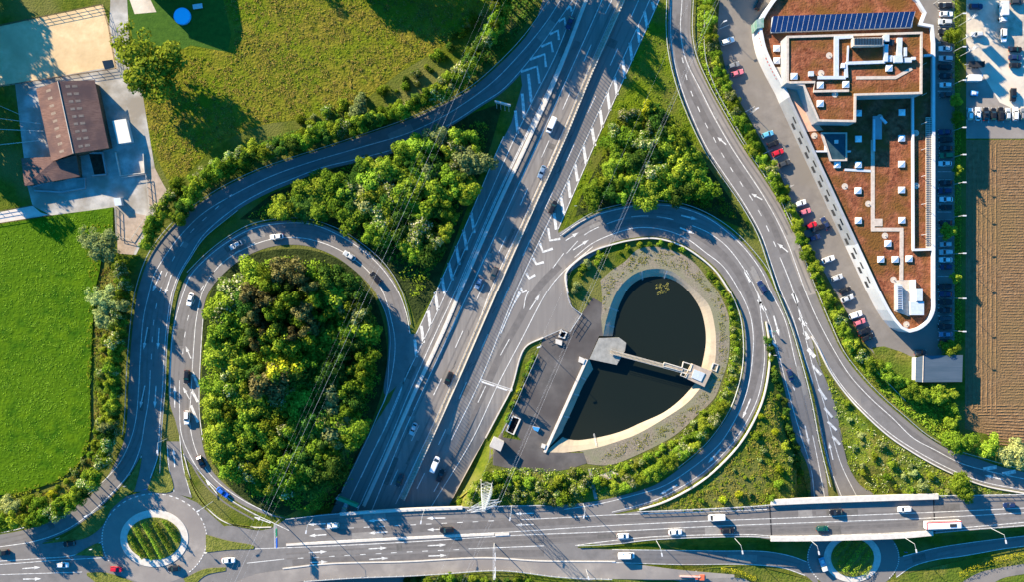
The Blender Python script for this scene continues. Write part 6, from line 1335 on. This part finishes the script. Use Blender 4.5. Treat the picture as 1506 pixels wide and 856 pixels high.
# ------------------------------------------------------------------ vehicles
m_paint = paintmat('car_paint', .28); m_glass = mat('car_glass', (.012, .016, .022), rough=.08, spec=.7); m_tyre = mat('tyre', (.02, .02, .02)); m_rim = mat('wheel_rim', (.45, .45, .47), rough=.35, metal=.6)
m_hl = mat('headlight_lens', (.75, .75, .78), rough=.1); m_tl = mat('tail_light_lens', (.45, .02, .02), rough=.2); m_trim = mat('black_trim', (.03, .03, .032), rough=.5)
def car_proto(kind):
    sp = {'sedan': dict(L=4.6, W=1.84, hz=.92, cab=(-1.95, .95, -1.25, .12), rz=1.44), 'hatch': dict(L=4.1, W=1.78, hz=.95, cab=(-1.98, .9, -1.55, .15), rz=1.5), 'suv': dict(L=4.7, W=1.92, hz=1.08, cab=(-2.2, 1.0, -1.85, .3), rz=1.72), 'van': dict(L=5.6, W=2.05, hz=1.2, cab=(-2.72, 2.1, -2.66, 1.35), rz=2.25)}[kind]
    L, W, hz = sp['L'], sp['W'], sp['hz']; root = bpy.data.objects.new({'van': 'van'}.get(kind, 'car'), None); col.objects.link(root); root['category'] = 'van' if kind == 'van' else 'car'
    def rg(fx, fy, z, dx=0):
        out = []
        for i in range(28):
            t = 2 * math.pi * i / 28; c, s_ = math.cos(t), math.sin(t); out.append((math.copysign(abs(c) ** .45, c) * L / 2 * fx + dx, math.copysign(abs(s_) ** .30, s_) * W / 2 * fy, z))
        return out
    mb = MB(); rings = [rg(.93, .88, .22), rg(.99, .97, .42), rg(1, 1, .62), rg(.985, .985, hz - .14), rg(.95, .91, hz - .03), rg(.90, .82, hz + (.02 if kind != 'van' else 0))]
    for r in rings: mb.v += r
    for k in range(len(rings) - 1):
        for i in range(28): j = (i + 1) % 28; mb.f.append((k * 28 + i, k * 28 + j, (k + 1) * 28 + j, (k + 1) * 28 + i)); mb.m.append(0)
    mb.f.append(tuple(range((len(rings) - 1) * 28, len(rings) * 28))); mb.m.append(0)
    x0, x1, t0, t1 = sp['cab']; rz = sp['rz']; yb, yt = W / 2 * (.86 if kind != 'van' else .93), W / 2 * (.68 if kind != 'van' else .86); zb = hz - .02
    # roof panel with rounded corners, and pillars
    def rr_(x0_, x1_, y_, c_, z):
        return [(x1_ - c_, -y_, z), (x1_, -y_ + c_, z), (x1_ + .03, 0, z), (x1_, y_ - c_, z), (x1_ - c_, y_, z), (x0_ + c_, y_, z), (x0_, y_ - c_, z), (x0_ - .03, 0, z), (x0_, -y_ + c_, z), (x0_ + c_, -y_, z)]
    ra, rb, rc_ = rr_(t0 - .05, t1 + .05, yt + .03, .18, rz - .07), rr_(t0 - .02, t1 + .02, yt, .2, rz), rr_(t0 + .12, t1 - .12, yt - .14, .2, rz + .04); k = len(mb.v); mb.v += ra + rb + rc_
    for s_ in (0, 10):
        for i in range(10): j = (i + 1) % 10; mb.f.append((k + s_ + i, k + s_ + j, k + s_ + 10 + j, k + s_ + 10 + i)); mb.m.append(0)
    mb.f.append(tuple(range(k + 20, k + 30))); mb.m.append(0)
    for sx, tx in ((x0, t0), (x1, t1)):
        for sy in (-1, 1): mb.tube((sx, yb * sy, zb), (tx, yt * sy, rz - .05), .06, n=4)
    if kind == 'van':
        for sy in (-1, 1): mb.quad((x0, yb * sy, zb), (x1 - 1.6, yb * sy, zb), (t1 - .9, yt * sy, rz - .06), (t0, yt * sy, rz - .06))
        mb.quad((x0, -yb, zb), (x0, yb, zb), (t0, yt, rz - .06), (t0, -yt, rz - .06))
    o = mb.build('body', m_paint, root, smooth_=False)
    def glass(nm, q, inset=.02):
        g = MB(); g.quad(*q); g.build(nm, m_glass, root)
    glass('windscreen', [(x1, -yb + .05, zb), (x1, yb - .05, zb), (t1, yt - .04, rz - .06), (t1, -yt + .04, rz - .06)])
    if kind != 'van':
        glass('rear_window', [(x0, yb - .05, zb), (x0, -yb + .05, zb), (t0, -yt + .04, rz - .06), (t0, yt - .04, rz - .06)])
        for sy in (-1, 1): glass('side_window', [(x0, yb * sy, zb), (x1, yb * sy, zb), (t1, yt * sy, rz - .06), (t0, yt * sy, rz - .06)])
    else:
        for sy in (-1, 1): glass('side_window', [(x1 - 1.6, yb * sy, zb), (x1, yb * sy, zb), (t1, yt * sy, rz - .06), (t1 - .9, yt * sy, rz - .06)])
    for sx in (-1, 1):
        for sy in (-1, 1):
            g = MB(); c = (sx * L * .31, sy * (W / 2 - .10), .32); g.tube((c[0], c[1] - .11, c[2]), (c[0], c[1] + .11, c[2]), .32, n=14); w_ = g.build('wheel', m_tyre, root)
            g = MB(); g.tube((c[0], c[1] + sy * .09, c[2]), (c[0], c[1] + sy * .125, c[2]), .2, n=10); g.build('rim', m_rim, w_)
    for sy in (-1, 1):
        g = MB(); g.box((L / 2 * .955, sy * W * .37, hz - .24), (.14, .36, .14), -sy * .35); g.build('headlight', m_hl, root)
        g = MB(); g.box((-L / 2 * .965, sy * W * .39, hz - .16), (.12, .3, .16), sy * .25); g.build('tail_light', m_tl, root)
        g = MB(); g.box((x1 - .35, sy * (W / 2 + .06), hz + .02), (.16, .2, .14)); g.build('wing_mirror', m_paint, root)
    return root
PROTO = {k: car_proto(k) for k in ('sedan', 'hatch', 'suv', 'van')}
used_ = set()
COLS = {'white': (.78, .78, .78), 'silver': (.46, .48, .50), 'black': (.012, .012, .014), 'dark grey': (.045, .05, .055), 'dark blue': (.015, .03, .09), 'blue': (.02, .12, .55), 'light blue': (.12, .42, .62), 'red': (.50, .015, .03), 'dark green': (.01, .08, .05), 'green': (.02, .16, .07), 'grey blue': (.14, .22, .33), 'grey': (.2, .21, .22), 'pink': (.62, .16, .20)}
def car(px, py, dx, dy, c, kind, label, group=None, flat=None, scale=1.04):
    if dx == 1 and dy < -.3: px += 3
    src = PROTO[kind]
    if kind in used_: root = copy_tree(src)
    else: root = src; used_.add(kind)
    z_ = {'van': 1.8}.get(kind, 1.1)
    p = P(px, py, z_ * .7, flat); z = (flat if flat is not None else hgt(p[0], p[1])) + (ZD + .02 if flat is not None else .085)
    root.location = (p[0], p[1], z); root.rotation_euler = (0, 0, math.atan2(-dy, dx)); root.scale = (scale,) * 3
    root['label'] = label
    if group: root['group'] = group
    elif 'group' in root: del root['group']
    for ch in [root] + list(root.children): ch.color = (*COLS[c], 1)
    if flat is None and hgt(p[0], p[1]) < -.05:
        d = Vector((math.cos(root.rotation_euler.z), math.sin(root.rotation_euler.z), 0)); za, zb = hgt(p[0] - d.x * 1.4, p[1] - d.y * 1.4), hgt(p[0] + d.x * 1.4, p[1] + d.y * 1.4)
        root.rotation_euler.y = -math.atan2(zb - za, 2.8)
    return root
MWd = (-.42, 1)
for a in ((838, 33, *MWd, 'dark blue', 'sedan', 'dark blue car right of the uppermost chevrons on the shaded side lane'), (811, 183, *MWd, 'white', 'van', 'white van in the sunlit upper part of the left motorway lanes'), (797, 252, *MWd, 'grey blue', 'sedan', 'grey blue car close to the median barrier below the white van'),
          (813, 304, .42, -1, 'black', 'suv', 'black car in the right motorway lanes beside the gore bars'), (704, 416, *MWd, 'grey blue', 'hatch', 'pale blue car in tree shade, left of a dark car mid motorway'), (727, 402, *MWd, 'dark grey', 'suv', 'dark car against the median in tree shade mid motorway'),
          (660, 557, *MWd, 'black', 'suv', 'black car against the median opposite the sign gantry'), (608, 631, *MWd, 'silver', 'sedan', 'silver car in the shaded outer left motorway lane'), (640, 683, .42, -1, 'white', 'van', 'white van right of the median just above the bridge'),
          (648, 700, .42, -1, 'black', 'suv', 'black car directly beside and below the white van above the bridge'), (588, 707, *MWd, 'dark grey', 'sedan', 'dark car in deep shade left of the median above the bridge'), (508, 746, *MWd, 'silver', 'hatch', 'silver car about to pass under the bridge by the green gantry'),
          (347, 360, -.9, .45, 'silver', 'sedan', 'silver car leading at the upper left of the loop'), (407, 347.5, -1, .1, 'white', 'sedan', 'white car at the very top of the left loop'), (514, 375.5, -.85, -.55, 'silver', 'sedan', 'silver car on the upper right of the left loop'), (552, 408, -.65, -.8, 'black', 'suv', 'black car last on the right shoulder of the left loop'),
          (280, 441, -.28, 1, 'white', 'sedan', 'white car descending the left side of the left loop'), (275, 555, -.05, 1, 'black', 'suv', 'black car halfway down the left side of the loop'), (275, 615, 0, 1, 'white', 'suv', 'white car beside the painted bars left of the loop wood'), (295.5, 680, .45, 1, 'black', 'sedan', 'black car with pale windows at the lower left of the loop'), (327.5, 724.5, .75, .62, 'blue', 'sedan', 'vivid blue car at the bottom of the left loop'),
          (102, 800.5, -1, .15, 'black', 'hatch', 'black car entering from the roundabout at the far left'), (4, 813.5, -1, .1, 'black', 'sedan', 'dark car cut by the left picture edge'), (92.5, 831.5, 1, 0, 'white', 'hatch', 'white car approaching the left roundabout'), (171, 838, 1, .08, 'red', 'hatch', 'bright red car at the lower left of the left roundabout'), (256, 837, -1, .1, 'black', 'hatch', 'black car below the hedged island in the left roundabout'),
          (1120.5, 422, -.5, -1, 'dark blue', 'suv', 'dark blue car where the pond loop divides'), (1162, 552, .35, 1, 'dark blue', 'hatch', 'blue car on the branch road going to the right underpass')):
    car(*a)
for a in ((490, 773, -1, .04, 'white', 'hatch', 'white car alone in the top lane at the left end of the bridge'), (657, 780, -1, .05, 'black', 'suv', 'black car in mid bridge above the median line'), (336, 825, 1, -.05, 'white', 'sedan', 'white car between the roundabout and the bridge'),
          (916, 789, 1, -.05, 'white', 'hatch', 'white car in the lower bridge lane under the pond'), (993, 783.5, 1, -.05, 'white', 'sedan', 'white car in the lower bridge lane left of the black one'), (1054, 762, -1, .05, 'white', 'van', 'white van in the upper bridge lane left of the underpass'), (1070, 781, 1, -.05, 'black', 'suv', 'black car in shadow just below the white van on the bridge'),
          (1230, 754, -1, .05, 'black', 'sedan', 'black car in the upper bridge lane over the underpass'), (1330, 749.5, -1, .04, 'white', 'suv', 'white car in the upper bridge lane above the bus'), (1209, 778, 1, -.03, 'dark green', 'hatch', 'dark green car in the lower bridge lane over the roundabout'), (1484, 743.5, -1, .04, 'dark blue', 'hatch', 'dark car near the right end of the bridge')):
    car(*a, flat=0)
car(921, 818, 1, 0, 'white', 'van', 'white van on the lower slip road beneath the bridge')
# parked cars, diagonal rows
D = (1, -.32)
for a in ((1067, 60, *D, 'white', 'suv', 'white car highest in the diagonal parking row'), (1076, 95.5, *D, 'grey', 'hatch', 'grey car in shade above the red and white one'), (1081, 107, *D, 'pink', 'sedan', 'red and white car third in the diagonal parking row'), (1126, 197, 1, -.35, 'light blue', 'hatch', 'light blue car in the diagonal parking row'),
          (1134, 211, 1, -.4, 'black', 'hatch', 'black car between the light blue and the red one'), (1141, 224, 1, -.4, 'red', 'hatch', 'deep red car below the light blue one'), (1151, 240, 1, -.42, 'dark grey', 'hatch', 'dark car under the deep red one, alone in shade'),
          (1174, 298.5, 1, -.35, 'white', 'hatch', 'white car leading the group of four in mid diagonal row'), (1181, 311, 1, -.35, 'pink', 'hatch', 'pinkish red car below the white one in mid row'), (1190, 331, 1, -.4, 'red', 'hatch', 'red car with white stripe lower in the mid row'), (1195, 349, 1, -.35, 'dark blue', 'hatch', 'dark blue car last of the mid row group'), (1200, 335, 1, -.35, 'black', 'sedan', 'black car right of the red one in mid row'),
          (1214, 328, -.55, -1, 'dark blue', 'sedan', 'dark blue car driving on the lane beside the grey wall'), (1215, 381, 1, -.35, 'white', 'sedan', 'white car alone in the lower diagonal parking'), (1228, 408, 1, -.38, 'silver', 'hatch', 'silver car with dark sunroof below the lone white one'), (1240, 427, 1, -.38, 'black', 'hatch', 'black car above the silver pair in the lower row'),
          (1243, 439.5, 1, -.4, 'silver', 'sedan', 'silver car touching the hedge in the lower row'), (1255, 464, 1, -.35, 'white', 'suv', 'white car above the white and red one in the lowest group'), (1261, 474.5, 1, -.35, 'pink', 'hatch', 'white and red car in the lowest group'), (1268, 488, 1, -.38, 'black', 'sedan', 'upper of two black cars ending the diagonal row'), (1273, 497, 1, -.38, 'black', 'hatch', 'lower of two black cars ending the diagonal row'),
          (1117, 5, .5, -1, 'black', 'suv', 'black car against the white curved wall at the top'), (1353, 519, 1, 0, 'dark grey', 'hatch', 'dark car in shade directly above the blue grey shed')):
    car(*a)
ORD = ['topmost', 'second', 'third', 'fourth', 'fifth', 'sixth', 'seventh', 'eighth', 'ninth', 'tenth', 'eleventh', 'twelfth', 'thirteenth', 'fourteenth', 'fifteenth', 'sixteenth', 'seventeenth', 'eighteenth', 'nineteenth', 'twentieth']
cc = [(7.5, 'black', 'suv'), (20, 'white', 'sedan'), (32, 'silver', 'suv'), (46, 'black', 'suv'), (58, 'dark grey', 'hatch'), (71, 'white', 'sedan'), (85.5, 'silver', 'suv'), (98, 'black', 'suv'), (111, 'black', 'sedan'), (124.5, 'white', 'hatch'), (139, 'dark grey', 'hatch'), (193.5, 'dark blue', 'sedan'), (205, 'black', 'suv'), (217.5, 'black', 'sedan'), (228, 'green', 'suv'), (240, 'white', 'sedan'), (268, 'black', 'sedan'), (280, 'dark blue', 'suv'), (292.5, 'white', 'sedan'), (304, 'black', 'hatch'), (327, 'black', 'sedan'), (358.5, 'silver', 'hatch'), (370, 'silver', 'suv'), (381.5, 'white', 'sedan'), (392, 'dark blue', 'hatch'), (421, 'black', 'suv'), (433, 'dark blue', 'sedan'), (445, 'black', 'suv'), (457, 'black', 'sedan'), (469, 'dark grey', 'hatch'), (481, 'black', 'suv'), (492.5, 'grey blue', 'sedan'), (504, 'black', 'suv')]
cnt = {}; tot = {}
for _, c_, _k in cc: tot[c_] = tot.get(c_, 0) + 1
for y, c_, k_ in cc:
    i = cnt.get(c_, 0); cnt[c_] = i + 1
    lb = (f'the only {c_} car in the long car column right of the orange roofs' if tot[c_] == 1 else f'{ORD[i]} {c_} car, counted downward, in the column right of the orange roofs')
    car(1390.5 + rnd.uniform(-1, 1), y, -1 if rnd.random() < .8 else 1, rnd.uniform(-.03, .03), c_, k_, lb, group='cars in the long parking column')
for i, (x, c_, k_) in enumerate(((1427, 'white', 'hatch'), (1438, 'white', 'sedan'), (1450, 'black', 'sedan'), (1461, 'black', 'hatch'), (1471.5, 'black', 'suv'), (1482, 'silver', 'hatch'), (1493, 'white', 'suv'), (1504, 'grey', 'hatch'))):
    car(x, 167, 0.02, -1, c_, k_, f'{c_} car, {ORD[i] if i else "leftmost"} from the left in the row below the gravel lot', group='row of cars at the lower end of the gravel lot')
for a in ((1435, 9, 1, 0, 'dark blue', 'suv', 'dark blue car at the top left of the gravel lot'), (1437, 50, -1, .05, 'silver', 'hatch', 'silver car on the left side of the gravel lot'), (1476, 51.5, 0, 1, 'white', 'suv', 'white car parked upright below the white box truck'), (1493, 72, 1, .03, 'black', 'sedan', 'upper of three dark cars right on the gravel lot'), (1493, 84, 1, .03, 'dark blue', 'sedan', 'middle of three dark cars right on the gravel lot'), (1493, 95.5, 1, 0, 'black', 'hatch', 'lower of three dark cars right on the gravel lot'), (1490, 139, 0, 1, 'black', 'suv', 'dark car standing alone above the lower car row'), (1495, 2, 1, 0, 'dark grey', 'suv', 'dark car at the top right corner of the gravel lot')):
    car(*a)
for k in PROTO:
    assert k in used_
# other vehicles and stalls
def truck(name, px, py, dx, dy, parts, label, cat, flat=None, z=1.5):
    p = P(px, py, z, flat); zz = (flat if flat is not None else hgt(p[0], p[1])) + .09; root = empty(name, (p[0], p[1], zz), math.atan2(-dy, dx), label, cat)
    for nm, c, sz, m_, tp in parts:
        mb = MB(); mb.box(c, sz, 0, 0, tp); o = mb.build(nm, m_, root)
        if nm in ('cargo_box', 'bus_body', 'cab'):
            bv = o.modifiers.new('bevel', 'BEVEL'); bv.width = .12; bv.segments = 2
    return root
def wheels(root, xs, y, r=.48):
    for x in xs:
        for s_ in (-1, 1): mb = MB(); mb.tube((x, s_ * y - .14, r), (x, s_ * y + .14, r), r, n=14); mb.build('wheel', m_tyre, root)
t = truck('box_truck', 1475.5, 17, 0, 1, [('cargo_box', (-.9, 0, 2.0), (5.0, 2.4, 2.6), m_wwhite, 1), ('cab', (2.7, 0, 1.4), (1.8, 2.2, 1.9), m_wwhite, .9), ('windscreen', (3.55, 0, 1.8), (.12, 1.9, .8), m_glass, 1), ('chassis', (0, 0, .6), (6.6, 1.6, .3), m_trim, 1)], 'white box truck with a sloping nose on the gravel lot', 'truck'); wheels(t, (-2.2, 2.5), 1.0)
t = truck('trailer', 1437, 93.5, 1, 0, [('cargo_bed', (0, 0, .9), (5.2, 2.1, .5), m_trim, 1), ('headboard', (2.5, 0, 1.3), (.12, 2.1, 1.0), m_trim, 1), ('drawbar', (-3.3, 0, .6), (1.4, .15, .12), metal, 1)], 'dark flat trailer on the gravel lot above the white tent', 'trailer'); wheels(t, (-.4, .6), 1.1, .35)
gable('market_tent', 'white tent roof on the shaded left side of the gravel lot', 'tent', (1424.5, 109), (1424, 117), (1446, 109), (1445, 118), (1424.4, 113), (1445.6, 113.4), 2.4, 3.2, m_wwhite, m_wwhite) if False else lean('market_tent', 'white tent roof on the shaded left side of the gravel lot', 'tent', [(1426, 108.5), (1424, 118), (1444, 118), (1446, 109)], [2.6, 2.9, 2.9, 2.6], m_wwhite, m_wwhite)
t = truck('pallet_cart', 1434, 136, 1, .1, [('cargo_bed', (0, 0, .8), (2.6, 1.7, .4), mat('cart_blue', (.08, .35, .65)), 1), ('load', (-.2, 0, 1.2), (1.4, 1.1, .5), m_wwhite, .9)], 'light blue cart below the tent on the lot', 'cart'); wheels(t, (-.8, .8), .8, .25)
t = truck('bus', 1388.5, 773.5, 1, -.04, [('bus_body', (0, 0, 1.75), (12.4, 2.55, 2.5), mat('bus_body_white', (.74, .72, .72), rough=.35), 1), ('roof_panel', (0, -.1, 3.06), (11.8, 2.1, .14), mat('bus_white', (.78, .76, .76), rough=.4), .98), ('red_stripe', (0, 1.14, 3.03), (12.2, .35, .16), mat('bus_red', (.5, .03, .04), rough=.35), 1), ('red_stripe', (-6.0, 0, 3.03), (.4, 2.3, .15), mat('bus_red', (.5, .03, .04), rough=.35), 1), ('roof_hatch', (3.1, -.1, 3.22), (2.4, 1.1, .2), m_trim, .9), ('windscreen', (6.16, 0, 1.9), (.12, 2.2, 1.4), m_glass, 1), ('side_window', (0, 1.25, 2.0), (10.5, .1, .9), m_glass, 1), ('side_window', (0, -1.25, 2.0), (10.5, .1, .9), m_glass, 1)], 'long white roofed bus with red edge on the lower bridge lane', 'bus', flat=0, z=3.0); wheels(t, (-3.6, 3.9), 1.1)
m_or = mat('truck_orange', (.62, .13, .06), rough=.5)
t = truck('crane_truck', 1016, 848.5, 1, .03, [('chassis', (0, 0, .75), (9.5, 1.7, .4), m_or, 1), ('cab', (3.8, 0, 1.7), (1.9, 2.3, 1.9), m_or, .9), ('windscreen', (4.7, 0, 2.0), (.12, 2.0, .8), m_glass, 1), ('cargo_bed', (-1.8, 0, 1.2), (5.6, 2.4, .5), m_or, 1), ('crane_boom', (-.5, .3, 2.6), (7.2, .45, .45), mat('boom_pink', (.75, .42, .36)), 1), ('crane_base', (1.9, 0, 1.9), (1.1, 1.6, 1.5), m_or, .85), ('outrigger', (1.9, 0, .9), (.4, 3.6, .3), m_wwhite, 1), ('outrigger', (-3.6, 0, .9), (.4, 3.4, .3), m_wwhite, 1)], 'orange red crane truck parked at the bottom edge', 'truck'); wheels(t, (-3, -2, 3.6), 1.0)
t = truck('pickup_truck', 1211, 831, .35, 1, [('chassis', (0, 0, .7), (5.2, 1.5, .3), m_trim, 1), ('cargo_bed', (-.9, 0, 1.1), (3.2, 2.0, .6), mat('pickup_blue', (.10, .30, .45)), 1), ('cab', (1.75, 0, 1.35), (1.6, 1.9, 1.3), m_wwhite, .88), ('windscreen', (2.45, 0, 1.5), (.12, 1.6, .6), m_glass, 1), ('load', (-1.1, 0, 1.6), (1.4, 1.2, .5), m_hvac, .9)], 'small truck with a white cab in the shaded roundabout', 'truck'); wheels(t, (-1.6, 1.7), .85, .38)
